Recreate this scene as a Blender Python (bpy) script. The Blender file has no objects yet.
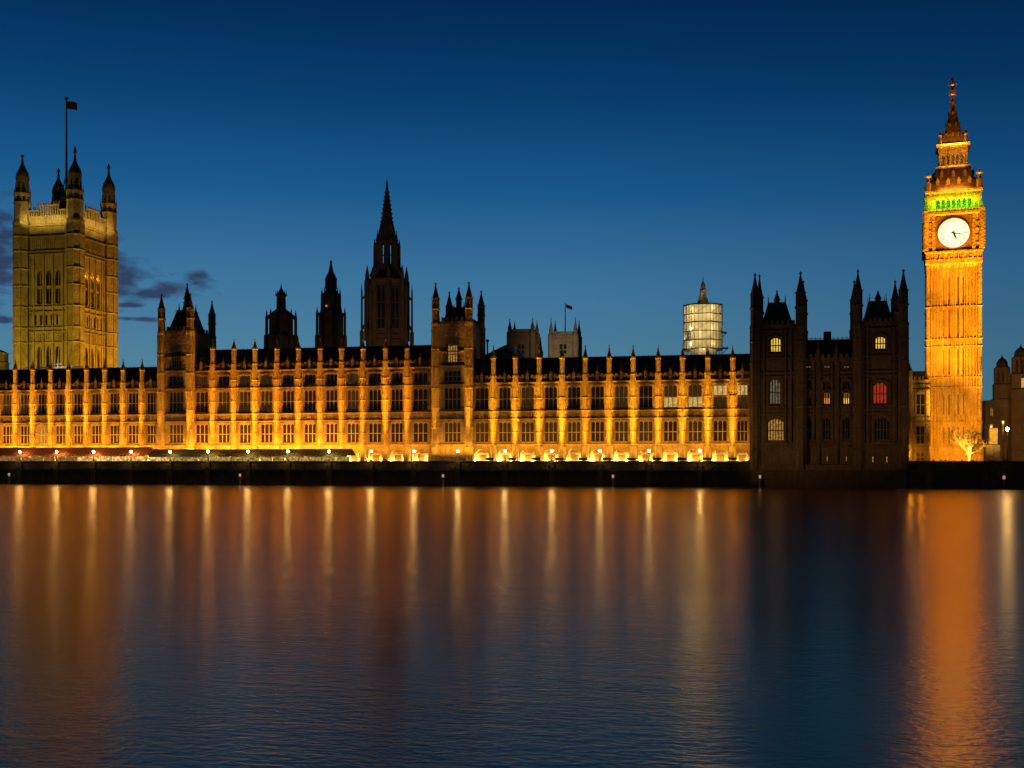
import bpy, math, random
from mathutils import Vector

random.seed(7)
R = math.radians
SC = bpy.context.scene
COL = SC.collection

# ------------------------------------------------------------------ camera
TH = R(12.1)                 # the view is turned 12 degrees from square-on to the river front
D = 250.0                    # camera to facade plane (y = 0), metres
F = 1100.0                   # focal length in pixels
HC = 5.6                     # eye height above the water
CX, CY = 512.0, 461.0
cam = bpy.data.objects.new("camera", bpy.data.cameras.new("camera"))
COL.objects.link(cam)
cam.location = (0, -D, HC)
cam.rotation_euler = (R(90), 0, TH)
cam.data.sensor_width = 36
cam.data.lens = 36 * F / 1024
cam.data.shift_y = (CY - 384) / 1024
cam.data.clip_end = 6000
SC.camera = cam
SC.cycles.use_denoising = True
SC.cycles.max_bounces = 5
SC.cycles.diffuse_bounces = 2
SC.cycles.glossy_bounces = 3
SC.cycles.sample_clamp_indirect = 6
SC.view_settings.view_transform = 'Standard'
SC.view_settings.look = 'None'
SC.view_settings.exposure = 0
SC.view_settings.gamma = 1


def NT(tree):
    return tree.nodes, tree.links


def nmath(nt, op, a, b=None, clamp=False):
    n = nt.nodes.new('ShaderNodeMath'); n.operation = op; n.use_clamp = clamp
    for i, v in enumerate((a, b)):
        if v is None: continue
        if isinstance(v, (int, float)): n.inputs[i].default_value = v
        else: nt.links.new(v, n.inputs[i])
    return n.outputs[0]


def ramp(nt, fac, stops):
    n = nt.nodes.new('ShaderNodeValToRGB')
    els = n.color_ramp.elements
    while len(els) < len(stops): els.new(0.5)
    for e, (p, c) in zip(els, stops):
        e.position = p; e.color = (*c, 1)
    nt.links.new(fac, n.inputs[0])
    return n.outputs[0]


def srgb(r, g, b):
    f = lambda c: (c / 255 / 12.92) if c <= 10 else ((c / 255 + .055) / 1.055) ** 2.4
    return (f(r), f(g), f(b))


# ------------------------------------------------------------------ sky (dusk)
W = bpy.data.worlds.new("World"); SC.world = W; W.use_nodes = True
nt = W.node_tree; nt.nodes.clear()
tc = nt.nodes.new('ShaderNodeTexCoord')
sep = nt.nodes.new('ShaderNodeSeparateXYZ'); nt.links.new(tc.outputs['Generated'], sep.inputs[0])
sx, sy, sz = sep.outputs
elev = nmath(nt, 'MULTIPLY', nmath(nt, 'ARCSINE', sz), 180 / math.pi)          # degrees
azim = nmath(nt, 'MULTIPLY', nmath(nt, 'ARCTAN2', sx, sy), 180 / math.pi)      # degrees right of square-on
e01 = nmath(nt, 'DIVIDE', elev, 45.0, True)
SKY = [(0.0, srgb(86, 132, 150)), (0.10, srgb(80, 130, 154)), (0.20, srgb(60, 116, 156)), (0.30, srgb(24, 90, 140)),
       (0.40, srgb(4, 62, 110)), (0.50, srgb(0, 41, 84)), (0.60, srgb(0, 19, 48)), (0.75, srgb(0, 9, 27)), (1.0, srgb(0, 6, 18))]
glow = ramp(nt, e01, SKY)
# the afterglow lies behind the palace, left of centre; the eastern sky behind the camera is already dark
ga = R(-27)
hyp = nmath(nt, 'MAXIMUM', nmath(nt, 'SQRT', nmath(nt, 'ADD', nmath(nt, 'MULTIPLY', sx, sx), nmath(nt, 'MULTIPLY', sy, sy))), 1e-4)
cosd = nmath(nt, 'DIVIDE', nmath(nt, 'ADD', nmath(nt, 'MULTIPLY', sx, math.sin(ga)), nmath(nt, 'MULTIPLY', sy, math.cos(ga))), hyp)
a01 = nmath(nt, 'DIVIDE', nmath(nt, 'ARCCOSINE', cosd), math.pi, True)
fall = ramp(nt, a01, [(0.0, (1.0, 1.0, 1.0)), (0.10, (.93, .95, .96)), (0.23, (.58, .64, .68)), (0.5, (.16, .20, .24)), (1.0, (.05, .06, .08))])
mul = nt.nodes.new('ShaderNodeMixRGB'); mul.blend_type = 'MULTIPLY'; mul.inputs[0].default_value = 1
nt.links.new(glow, mul.inputs[1]); nt.links.new(fall, mul.inputs[2])
nish = nt.nodes.new('ShaderNodeTexSky'); nish.sky_type = 'NISHITA'; nish.sun_disc = False
nish.sun_elevation = R(-4); nish.sun_rotation = R(-30)
nsc = nt.nodes.new('ShaderNodeMixRGB'); nsc.blend_type = 'ADD'; nsc.inputs[0].default_value = 0.02
nt.links.new(mul.outputs[0], nsc.inputs[1]); nt.links.new(nish.outputs[0], nsc.inputs[2])
# a few small dusk clouds low in the left of the sky
comb = nt.nodes.new('ShaderNodeCombineXYZ')
nt.links.new(nmath(nt, 'MULTIPLY', azim, 0.55), comb.inputs[0]); nt.links.new(nmath(nt, 'MULTIPLY', elev, 1.2), comb.inputs[1])
cn = nt.nodes.new('ShaderNodeTexNoise'); cn.inputs['Scale'].default_value = 1.5; cn.inputs['Detail'].default_value = 5
nt.links.new(comb.outputs[0], cn.inputs['Vector'])


def pix_dir(x, y):
    v = Vector(((x - CX), F, (CY - y)))
    wx = v.x * math.cos(TH) - v.y * math.sin(TH); wy = v.x * math.sin(TH) + v.y * math.cos(TH)
    return math.degrees(math.atan2(wx, wy)), math.degrees(math.atan2(v.z, math.hypot(wx, wy)))


msk = None
for (x, y, rx, ry) in [(-4, 248, 30, 42), (125, 278, 26, 26), (155, 293, 48, 6), (199, 278, 14, 9), (131, 305, 22, 3), (135, 319, 26, 2.5), (2, 320, 22, 3.5), (168, 288, 22, 7)]:
    a0, e0 = pix_dir(x, y)
    ra, re = math.degrees(rx / F) * 0.85, math.degrees(ry / F)
    da = nmath(nt, 'DIVIDE', nmath(nt, 'SUBTRACT', azim, a0), ra)
    de = nmath(nt, 'DIVIDE', nmath(nt, 'SUBTRACT', elev, e0), re)
    g = nmath(nt, 'EXPONENT', nmath(nt, 'MULTIPLY', nmath(nt, 'ADD', nmath(nt, 'MULTIPLY', da, da), nmath(nt, 'MULTIPLY', de, de)), -1.0))
    msk = g if msk is None else nmath(nt, 'MAXIMUM', msk, g)
cm = nmath(nt, 'MULTIPLY', nmath(nt, 'SUBTRACT', nmath(nt, 'ADD', nmath(nt, 'MULTIPLY', msk, 0.75), nmath(nt, 'MULTIPLY', cn.outputs[0], 1.7)), 1.06), 2.0, True)
cm = nmath(nt, 'MULTIPLY', nmath(nt, 'MULTIPLY', cm, nmath(nt, 'GREATER_THAN', msk, 0.02)), 0.85)
cmix = nt.nodes.new('ShaderNodeMixRGB'); nt.links.new(cm, cmix.inputs[0]); nt.links.new(nsc.outputs[0], cmix.inputs[1])
cmix.inputs[2].default_value = (*srgb(42, 50, 80), 1)
bg = nt.nodes.new('ShaderNodeBackground'); nt.links.new(cmix.outputs[0], bg.inputs[0]); bg.inputs[1].default_value = 1.0
wo = nt.nodes.new('ShaderNodeOutputWorld'); nt.links.new(bg.outputs[0], wo.inputs[0])

# ------------------------------------------------------------------ photo measurements -> metres


def PX(x, Y):
    """world X of photo column x on the plane y = Y"""
    u = x - CX
    t = (Y + D) / (u * math.sin(TH) + F * math.cos(TH))
    return t * (u * math.cos(TH) - F * math.sin(TH))


def depth(X, Y):
    return -X * math.sin(TH) + (Y + D) * math.cos(TH)


def PZ(y, X, Y):
    return HC + (CY - y) * depth(X, Y) / F


# ------------------------------------------------------------------ materials
def new_mat(name):
    m = bpy.data.materials.new(name); m.use_nodes = True
    return m, m.node_tree, m.node_tree.nodes['Principled BSDF']


def stone(name, base, rough=0.85, scale=1.0, var=0.35, bump=0.6):
    m, t, p = new_mat(name)
    c = t.nodes.new('ShaderNodeTexCoord')
    n1 = t.nodes.new('ShaderNodeTexNoise'); n1.inputs['Scale'].default_value = 0.35 * scale; n1.inputs['Detail'].default_value = 6
    n2 = t.nodes.new('ShaderNodeTexNoise'); n2.inputs['Scale'].default_value = 2.6 * scale; n2.inputs['Detail'].default_value = 8
    mp = t.nodes.new('ShaderNodeMapping'); mp.inputs['Scale'].default_value = (2.2, 2.2, 0.35)
    n3 = t.nodes.new('ShaderNodeTexNoise'); n3.inputs['Scale'].default_value = 1.0 * scale; n3.inputs['Detail'].default_value = 4
    t.links.new(c.outputs['Object'], n1.inputs['Vector']); t.links.new(c.outputs['Object'], n2.inputs['Vector'])
    t.links.new(c.outputs['Object'], mp.inputs[0]); t.links.new(mp.outputs[0], n3.inputs['Vector'])
    s = nmath(t, 'ADD', nmath(t, 'MULTIPLY', n1.outputs[0], 0.35), nmath(t, 'ADD', nmath(t, 'MULTIPLY', n2.outputs[0], 0.35), nmath(t, 'MULTIPLY', n3.outputs[0], 0.3)))
    lo = tuple(v * (1 - var) for v in base); hi = tuple(min(1, v * (1 + var)) for v in base)
    col = ramp(t, s, [(0.36, lo), (0.64, hi)])
    t.links.new(col, p.inputs['Base Color'])
    p.inputs['Roughness'].default_value = rough
    p.inputs['Specular IOR Level'].default_value = 0.2
    # block courses and carving
    br = t.nodes.new('ShaderNodeTexVoronoi'); br.inputs['Scale'].default_value = 1.7 * scale
    t.links.new(c.outputs['Object'], br.inputs['Vector'])
    hgt = nmath(t, 'ADD', nmath(t, 'MULTIPLY', br.outputs['Distance'], 0.5), nmath(t, 'MULTIPLY', n2.outputs[0], 0.5))
    b = t.nodes.new('ShaderNodeBump'); b.inputs['Strength'].default_value = bump; b.inputs['Distance'].default_value = 0.25
    t.links.new(hgt, b.inputs['Height']); t.links.new(b.outputs[0], p.inputs['Normal'])
    return m


def plain(name, base, rough=0.6, metal=0.0, var=0.25, scale=3.0):
    m, t, p = new_mat(name)
    c = t.nodes.new('ShaderNodeTexCoord')
    n = t.nodes.new('ShaderNodeTexNoise'); n.inputs['Scale'].default_value = scale; n.inputs['Detail'].default_value = 4
    t.links.new(c.outputs['Object'], n.inputs['Vector'])
    col = ramp(t, n.outputs[0], [(0.3, tuple(v * (1 - var) for v in base)), (0.7, tuple(min(1, v * (1 + var)) for v in base))])
    t.links.new(col, p.inputs['Base Color'])
    p.inputs['Roughness'].default_value = rough; p.inputs['Metallic'].default_value = metal
    return m


def lit(name, col, strength, var=0.5, scale=1.2, base=(0.02, 0.02, 0.02)):
    """a lit window or lamp: uneven glow of the room behind"""
    m, t, p = new_mat(name)
    c = t.nodes.new('ShaderNodeTexCoord')
    n = t.nodes.new('ShaderNodeTexNoise'); n.inputs['Scale'].default_value = scale; n.inputs['Detail'].default_value = 2
    t.links.new(c.outputs['Object'], n.inputs['Vector'])
    f = ramp(t, n.outputs[0], [(0.35, tuple(v * (1 - var) for v in col)), (0.65, col)])
    p.inputs['Base Color'].default_value = (*base, 1); p.inputs['Roughness'].default_value = 0.15
    t.links.new(f, p.inputs['Emission Color']); p.inputs['Emission Strength'].default_value = strength
    return m


M = {}
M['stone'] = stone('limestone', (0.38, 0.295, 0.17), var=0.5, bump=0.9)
M['stone_lit_tone'] = stone('limestone_lit_tone', (0.50, 0.40, 0.24), var=0.3, bump=0.3)  # paler copy of limestone; extra light on tracery and courses painted into it
M['stone_dark'] = stone('dark_limestone', (0.20, 0.155, 0.10))  # darker brown limestone for towers, parapets and pinnacles
M['stone_grey'] = stone('abbey_stone', (0.33, 0.30, 0.25))
M['granite'] = stone('embankment_granite', (0.20, 0.155, 0.09), scale=0.8, bump=0.8)
M['granite_low'] = stone('tide_stained_granite', (0.13, 0.10, 0.06), scale=0.8, bump=0.8)
M['roof'] = plain('cast_iron_roof', (0.075, 0.06, 0.045), 0.55)
M['iron'] = plain('dark_iron', (0.03, 0.03, 0.03), 0.5, 0.3)
M['gold'] = plain('gilding', (0.75, 0.50, 0.15), 0.35, 0.8)
M['glass'] = plain('dark_leaded_glass', (0.03, 0.028, 0.02), 0.12, 0.0)
M['door'] = plain('oak_door', (0.07, 0.045, 0.02), 0.6)
M['paving'] = plain('terrace_paving', (0.22, 0.19, 0.15), 0.8)
M['ground'] = plain('dark_ground', (0.06, 0.06, 0.045), 0.9)
M['amber'] = lit('amber_screen', (1.0, .43, .03), .95, .25, .8)
M['glow_dim'] = lit('dim_lit_window', (1.0, 0.42, 0.06), 0.06, 0.85, 3.0)
M['glow_warm'] = lit('lit_window', (1.0, 0.50, 0.10), 0.5, 0.7, 2.2)
M['glow_yellow'] = lit('bright_yellow_window', (1.0, 0.66, 0.10), 0.95, 0.35)
M['glow_pale'] = lit('bright_pale_window', (1.0, 0.62, 0.17), 0.8, 0.6, 2.2)
M['glow_grey'] = lit('pale_grey_lit_window', (0.85, 0.8, 0.5), 0.17, 0.7, 2.0)
M['glow_red'] = lit('red_lit_window', (1.0, 0.07, 0.03), 0.42, 0.5, 2.0)
M['glow_orange'] = lit('orange_lit_window', (1.0, 0.36, 0.07), 0.9, 0.4)
M['lamp'] = lit('lamp_globe', (1.0, 0.62, 0.18), 100, 0.0)
M['lamp_small'] = lit('marker_lantern', (1.0, 0.66, 0.25), 0.45, 0.3)
M['opal'] = lit('opal_dial', (1.0, 0.95, 0.82), 0.95, 0.04, 0.4, (0.8, 0.78, 0.7))
M['dial_ink'] = plain('dial_ink', (0.14, 0.11, 0.08), 0.6)
M['white_paint'] = plain('white_paint', (0.75, 0.72, 0.66), 0.5)
M['twig'] = plain('bare_bark', (0.24, 0.18, 0.10), 0.9)
M['flag_red'] = plain('flag_cloth_red', (0.13, 0.02, 0.03), 0.9)
M['flag_blue'] = plain('flag_cloth_blue', (0.02, 0.03, 0.08), 0.9)


def canvas(name, c1, c2, freq):
    m, t, p = new_mat(name)
    c = t.nodes.new('ShaderNodeTexCoord'); s = t.nodes.new('ShaderNodeSeparateXYZ'); t.links.new(c.outputs['Object'], s.inputs[0])
    w = nmath(t, 'GREATER_THAN', nmath(t, 'FRACT', nmath(t, 'MULTIPLY', s.outputs[0], freq)), 0.5)
    t.links.new(ramp(t, w, [(0.0, c1), (1.0, c2)]), p.inputs['Base Color']); p.inputs['Roughness'].default_value = 0.8
    return m


M['canvas_red'] = canvas('red_striped_canvas', (0.46, 0.09, 0.03), (0.55, 0.17, 0.06), 1.0)
M['canvas_green'] = canvas('green_striped_canvas', (0.10, 0.085, 0.035), (0.14, 0.12, 0.055), 1.0)


def sheeting():
    m, t, p = new_mat('scaffold_sheeting')
    c = t.nodes.new('ShaderNodeTexCoord'); n = t.nodes.new('ShaderNodeTexNoise'); n.inputs['Scale'].default_value = 0.6; n.inputs['Detail'].default_value = 5
    t.links.new(c.outputs['Object'], n.inputs['Vector'])
    col = ramp(t, n.outputs[0], [(0.3, (0.5, 0.46, 0.33)), (0.7, (0.88, 0.84, 0.68))])
    out = t.nodes['Material Output']
    tr = t.nodes.new('ShaderNodeBsdfTranslucent'); df = t.nodes.new('ShaderNodeBsdfDiffuse'); mx = t.nodes.new('ShaderNodeMixShader')
    t.links.new(col, tr.inputs[0]); t.links.new(col, df.inputs[0]); mx.inputs[0].default_value = 0.35
    t.links.new(tr.outputs[0], mx.inputs[1]); t.links.new(df.outputs[0], mx.inputs[2]); t.links.new(mx.outputs[0], out.inputs[0])
    return m


M['sheeting'] = sheeting()


def water_mat():
    m, t, p = new_mat('river_water')
    c = t.nodes.new('ShaderNodeTexCoord')
    t.nodes.remove(p)
    gl = t.nodes.new('ShaderNodeBsdfGlossy'); gl.distribution = 'GGX'; gl.inputs['Color'].default_value = (1.0, .83, .60, 1); gl.inputs['Roughness'].default_value = 0.205
    df = t.nodes.new('ShaderNodeBsdfDiffuse'); df.inputs['Color'].default_value = (.004, .010, .020, 1)
    fr = t.nodes.new('ShaderNodeFresnel'); fr.inputs['IOR'].default_value = 6.0
    mx = t.nodes.new('ShaderNodeMixShader')
    t.links.new(fr.outputs[0], mx.inputs[0]); t.links.new(df.outputs[0], mx.inputs[1]); t.links.new(gl.outputs[0], mx.inputs[2])
    t.links.new(mx.outputs[0], t.nodes['Material Output'].inputs[0])
    h = None
    for (scx, scy, amp, det, rot) in [(0.10, 0.28, 0.07, 1, 6), (0.45, 1.3, 0.048, 2, -8), (1.7, 3.6, 0.046, 3, 4), (3.6, 6.5, 0.05, 3, -5)]:
        mp = t.nodes.new('ShaderNodeMapping'); mp.inputs['Scale'].default_value = (scx, scy, 1); mp.inputs['Rotation'].default_value = (0, 0, R(rot))
        t.links.new(c.outputs['Object'], mp.inputs[0])
        n = t.nodes.new('ShaderNodeTexNoise'); n.inputs['Scale'].default_value = 1.0; n.inputs['Detail'].default_value = det; n.inputs['Distortion'].default_value = 0.4
        t.links.new(mp.outputs[0], n.inputs['Vector'])
        v = nmath(t, 'MULTIPLY', n.outputs[0], amp)
        h = v if h is None else nmath(t, 'ADD', h, v)
    b = t.nodes.new('ShaderNodeBump'); b.inputs['Strength'].default_value = 1.0; b.inputs['Distance'].default_value = 0.3
    t.links.new(h, b.inputs['Height'])
    wn = t.nodes.new('ShaderNodeTexNoise'); wn.inputs['Scale'].default_value = 0.035; wn.inputs['Detail'].default_value = 3
    t.links.new(c.outputs['Object'], wn.inputs['Vector'])
    t.links.new(nmath(t, 'MULTIPLY', nmath(t, 'SUBTRACT', wn.outputs[0], 0.22), 2.9, True), b.inputs['Strength'])   # wind patches
    for q in (gl, fr): t.links.new(b.outputs[0], q.inputs['Normal'])
    return m


M['water'] = water_mat()


# ------------------------------------------------------------------ mesh builder
class MB:
    def __init__(s):
        s.v = []; s.f = []

    def hexa(s, c):
        i = len(s.v); s.v += [tuple(p) for p in c]
        for q in ((0, 3, 2, 1), (4, 5, 6, 7), (0, 1, 5, 4), (1, 2, 6, 5), (2, 3, 7, 6), (3, 0, 4, 7)):
            s.f.append(tuple(i + k for k in q))
        return s

    def box(s, x0, x1, y0, y1, z0, z1):
        return s.hexa([(x0, y0, z0), (x1, y0, z0), (x1, y1, z0), (x0, y1, z0), (x0, y0, z1), (x1, y0, z1), (x1, y1, z1), (x0, y1, z1)])

    def loft(s, cx, cy, prof, n=8, rot=None, sq=1.0):
        """n-gon rings (z, r) joined bottom to top"""
        rot = math.pi / n if rot is None else rot
        rings = []
        for z, r in prof:
            i = len(s.v)
            if r < 1e-4:
                s.v.append((cx, cy, z)); rings.append((i, 1))
            else:
                for k in range(n):
                    a = rot + 2 * math.pi * k / n
                    s.v.append((cx + r * math.cos(a), cy + sq * r * math.sin(a), z))
                rings.append((i, n))
        if rings[0][1] == n: s.f.append(tuple(rings[0][0] + k for k in reversed(range(n))))
        for (a, na), (b, nb) in zip(rings, rings[1:]):
            for k in range(n):
                k2 = (k + 1) % n
                if na == n and nb == n: s.f.append((a + k, a + k2, b + k2, b + k))
                elif na == n: s.f.append((a + k, a + k2, b))
                elif nb == n: s.f.append((a, b + k2, b + k))
        if rings[-1][1] == n: s.f.append(tuple(rings[-1][0] + k for k in range(n)))
        return s

    def square(s, cx, cy, prof, asp=1.0):
        return s.loft(cx, cy, [(z, h * math.sqrt(2)) for z, h in prof], 4, math.pi / 4, asp)

    def tube(s, p, q, r, r2=None, n=5):
        p = Vector(p); q = Vector(q); r2 = r if r2 is None else r2
        d = (q - p)
        if d.length < 1e-6: return s
        d.normalize(); u = d.orthogonal().normalized(); w = d.cross(u)
        i = len(s.v)
        for (c, rr) in ((p, r), (q, r2)):
            for k in range(n):
                a = 2 * math.pi * k / n
                s.v.append(tuple(c + u * rr * math.cos(a) + w * rr * math.sin(a)))
        for k in range(n):
            k2 = (k + 1) % n; s.f.append((i + k, i + k2, i + n + k2, i + n + k))
        s.f.append(tuple(i + k for k in reversed(range(n)))); s.f.append(tuple(i + n + k for k in range(n)))
        return s

    def poly(s, pts, off):
        """flat polygon pts extruded by vector off"""
        i = len(s.v); n = len(pts); off = Vector(off)
        s.v += [tuple(p) for p in pts] + [tuple(Vector(p) + off) for p in pts]
        s.f.append(tuple(i + k for k in range(n))); s.f.append(tuple(i + n + k for k in reversed(range(n))))
        for k in range(n):
            k2 = (k + 1) % n; s.f.append((i + k, i + n + k, i + n + k2, i + k2))
        return s

    def ball(s, c, r, n=8, m=5, sz=1.0):
        prof = [(c[2] - r * sz * math.cos(math.pi * k / m), r * math.sin(math.pi * k / m)) for k in range(m + 1)]
        return s.loft(c[0], c[1], prof, n)

    def mesh(s, name, mat):
        me = bpy.data.meshes.new(name); me.from_pydata(s.v, [], s.f)
        import bmesh
        bm = bmesh.new(); bm.from_mesh(me); bmesh.ops.recalc_face_normals(bm, faces=bm.faces); bm.to_mesh(me); bm.free()
        me.materials.append(mat); return me

    def obj(s, name, mat, parent=None, loc=(0, 0, 0), rz=0):
        return link(name, s.mesh(name, mat), parent, loc, rz)


def link(name, data, parent=None, loc=(0, 0, 0), rz=0):
    o = bpy.data.objects.new(name, data); COL.objects.link(o)
    o.parent = parent; o.location = loc; o.rotation_euler = (0, 0, rz)
    return o


def thing(name, label, cat, loc, group=None, rz=0):
    o = link(name, None, None, loc, rz); o.empty_display_size = 0.5
    return tag(o, label, cat, group)


def tag(o, label, cat, group=None):
    o['label'] = label; o['category'] = cat
    if group: o['group'] = group
    return o


def struct(name, mb, mat):
    o = mb.obj(name, mat); o['kind'] = 'structure'; return o


# placement of a wall-local (u along wall, d outwards, z) frame
def fr_front(y): return lambda u, d, z: (u, y - d, z)
def fr_right(x): return lambda u, d, z: (x + d, u, z)
def fr_left(x): return lambda u, d, z: (x - d, u, z)


def cell(mb, pl, u0, u1, d0, d1, z0, z1):
    mb.hexa([pl(u0, d1, z0), pl(u1, d1, z0), pl(u1, d0, z0), pl(u0, d0, z0), pl(u0, d1, z1), pl(u1, d1, z1), pl(u1, d0, z1), pl(u0, d0, z1)])


def wall_grid(mb, pl, u0, u1, z0, z1, openings, th=0.8):
    us = sorted({u0, u1, *[v for o in openings for v in o[:2]]}); zs = sorted({z0, z1, *[v for o in openings for v in o[2:4]]})
    for a, b in zip(us, us[1:]):
        run = None
        for c, d in zip(zs, zs[1:]):
            mu, mz = (a + b) / 2, (c + d) / 2
            hole = any(o[0] < mu < o[1] and o[2] < mz < o[3] for o in openings)
            if hole:
                if run: cell(mb, pl, a, b, -th, 0, *run); run = None
            else: run = (run[0], d) if run else (c, d)
        if run: cell(mb, pl, a, b, -th, 0, *run)


def arch_fill(mb, pl, u0, u1, zs, zt, d0, d1, n=5):
    """stone left over above a pointed arch head inside the rect u0..u1, zs..zt"""
    c = (u0 + u1) / 2
    for side in (-1, 1):
        e = u0 if side < 0 else u1
        pts = [(e, zs)]
        for k in range(1, n + 1):
            a = k / n
            pts.append((e + (c - e) * (1 - math.cos(a * math.pi / 2)) ** 0.9 if True else 0, zs + (zt - zs) * math.sin(a * math.pi / 2)))
        pts.append((e, zt)) if pts[-1][0] != e else None
        p3 = [pl(u, d1, z) for u, z in pts]
        off = Vector(pl(0, d0, 0)) - Vector(pl(0, d1, 0))
        mb.poly(p3, off)


WIN = {}


def window(parent, loc, w, h, mat, rz=0, lights=3, transoms=1, gothic=True, fmat='stone_lit_tone', name='window', bar=0.16):
    key = (round(w, 2), round(h, 2), mat, lights, transoms, gothic, fmat, bar)
    if key not in WIN:
        p = MB().box(-w / 2, w / 2, 0.0, 0.06, 0, h)
        t = MB(); pl = fr_front(0)
        for k in range(1, lights):
            x = -w / 2 + w * k / lights
            t.box(x - bar / 2, x + bar / 2, -0.18, -0.01, 0, h * (0.97 if gothic else 1))
        for k in range(1, transoms + 1):
            z = h * k / (transoms + 1) if transoms > 1 else h * 0.48
            t.box(-w / 2, w / 2, -0.15, -0.012, z - bar / 2, z + bar / 2)
        t.box(-w / 2 - 0.08, -w / 2 + bar * .8, -0.24, -0.005, 0, h); t.box(w / 2 - bar * .8, w / 2 + 0.08, -0.24, -0.005, 0, h)
        t.box(-w / 2, w / 2, -0.3, -0.008, -0.02, bar)
        if gothic:
            for k in range(lights):
                a = -w / 2 + w * k / lights; b = a + w / lights
                arch_fill(t, pl, a, b, h * 0.86, h, 0.014, 0.13, 3)
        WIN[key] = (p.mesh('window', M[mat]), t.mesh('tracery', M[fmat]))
    a, b = WIN[key]
    o = link(name, a, parent, loc, rz); link('tracery', b, o)
    return o


def spirelet(mb, cx, cy, z0, r, z1, n=8, crocket=True):
    h = z1 - z0
    mb.loft(cx, cy, [(z0, r * 1.25), (z0 + h * .04, r * 1.25), (z0 + h * .05, r), (z0 + h * .45, r * .5), (z0 + h * .82, r * .14), (z0 + h * .84, r * .34), (z0 + h * .89, r * .34), (z0 + h * .91, r * .1), (z1, 0)], n)
    return mb


def spot(name, loc, aim, power, angle, col, blend=0.8, size=0.25, sx=1.0):
    l = bpy.data.lights.new(name, 'SPOT'); l.energy = power; l.color = col; l.spot_size = R(angle); l.spot_blend = blend; l.shadow_soft_size = size
    o = bpy.data.objects.new(name, l); COL.objects.link(o); o.location = loc
    o.rotation_euler = (Vector(aim) - Vector(loc)).to_track_quat('-Z', 'Y').to_euler()
    o.scale = (sx, 1, 1)
    return o


def point(name, loc, power, col, size=0.15):
    l = bpy.data.lights.new(name, 'POINT'); l.energy = power; l.color = col; l.shadow_soft_size = size
    o = bpy.data.objects.new(name, l); COL.objects.link(o); o.location = loc
    return o


def strip(name, loc, aim, power, sx, sy, col):
    l = bpy.data.lights.new(name, 'AREA'); l.shape = 'RECTANGLE'; l.size = sx; l.size_y = sy; l.energy = power; l.color = col
    o = bpy.data.objects.new(name, l); COL.objects.link(o); o.location = loc
    o.rotation_euler = (Vector(aim) - Vector(loc)).to_track_quat('-Z', 'Y').to_euler()
    return o


# ------------------------------------------------------------------ setting
YW = -11.0                    # river face of the embankment
ZT = 4.7                      # terrace and ground level
struct('water', MB().box(-900, 700, -700, YW + 0.5, -1, 0), M['water'])
struct('ground', MB().box(-1500, 1500, 0.9, 2500, 3.5, ZT - 0.004), M['ground'])
struct('terrace', MB().box(-330, 260, YW + 0.9, 0.896, 3.5, ZT), M['paving'])

rw = thing('river_wall', 'long dark granite embankment wall rising from the river with a ledge', 'wall', (0, YW, 0))
m = MB().box(-330, 260, 0, 0.9, -2, 3.45)
m.obj('lower_wall', M['granite_low'], rw)
m = MB().box(-330, 260, 0.15, 0.85, 3.75, 5.45).box(-330, 260, 0.02, 0.93, 5.45, 5.6)
m.obj('parapet', M['granite'], rw)
MB().box(-330, 260, -0.22, 0.9, 3.45, 3.75).obj('ledge', M['granite'], rw)

for x in (20, 56.5, 93.5, 131, 170, 208, 248, 288, 329, 371, 414, 458, 505, 552, 600, 649, 700, 930, 985):
    X = PX(x, YW)
    MB().box(X - .45, X + .45, -.12, .018, 3.752, 5.62).box(X - .55, X + .55, -.42, -.224, -1, 3.74).obj('pilaster', M['granite'], rw)
m = MB(); rr = random.Random(2)
for z in (.9, 1.75, 2.6):
    x = -328
    while x < 255:
        L = rr.uniform(1.1, 2.0)
        if rr.random() < .8: m.box(x + .04, x + L - .04, -.05 - rr.random() * .06, -.003, z - .4, z + .4)
        x += L
m.obj('wall_courses', M['granite_low'], rw)
ORANGE = (1.0, 0.33, 0.012)
AMBER = (1.0, 0.39, 0.012)
WARM = (1.0, 0.62, 0.22)

# ------------------------------------------------------------------ river front ranges


def pier(parent, x, ztop, zsh, ztip, courses):
    m = MB().loft(x, -0.15, [(ZT, 0.86), (9.0, 0.86), (9.35, 0.66), (ztop + 1.4, 0.66), (ztop + 1.7, 0.58), (zsh, 0.58)])
    for z in courses:
        m.loft(x, -0.15, [(z - .12, .67), (z, .84), (z + .16, .84), (z + .25, .67)])
    for z in (ztop + 1.5, zsh - 0.4):
        m.loft(x, -0.15, [(z - .1, .58), (z, .74), (z + .2, .74), (z + .3, .58)])
    # sunk panels between thin ribs on the shaft
    for k in range(8):
        a = math.pi / 8 + k * math.pi / 4
        c, s = math.cos(a), math.sin(a)
        m.box(x + .64 * c - .06, x + .64 * c + .06, -0.15 + .64 * s - .06, -0.15 + .64 * s + .06, 9.4, ztop + 1.3)
    o = m.obj('pier', M['stone'], parent)
    spirelet(MB(), x, -0.15, zsh, 0.55, ztip).obj('pinnacle', M['stone_dark'], o)
    return o


def rng_glass():
    r = random.random()
    return 'glass' if r < 0.7 else ('glow_dim' if r < 0.975 else 'glow_warm')


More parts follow.
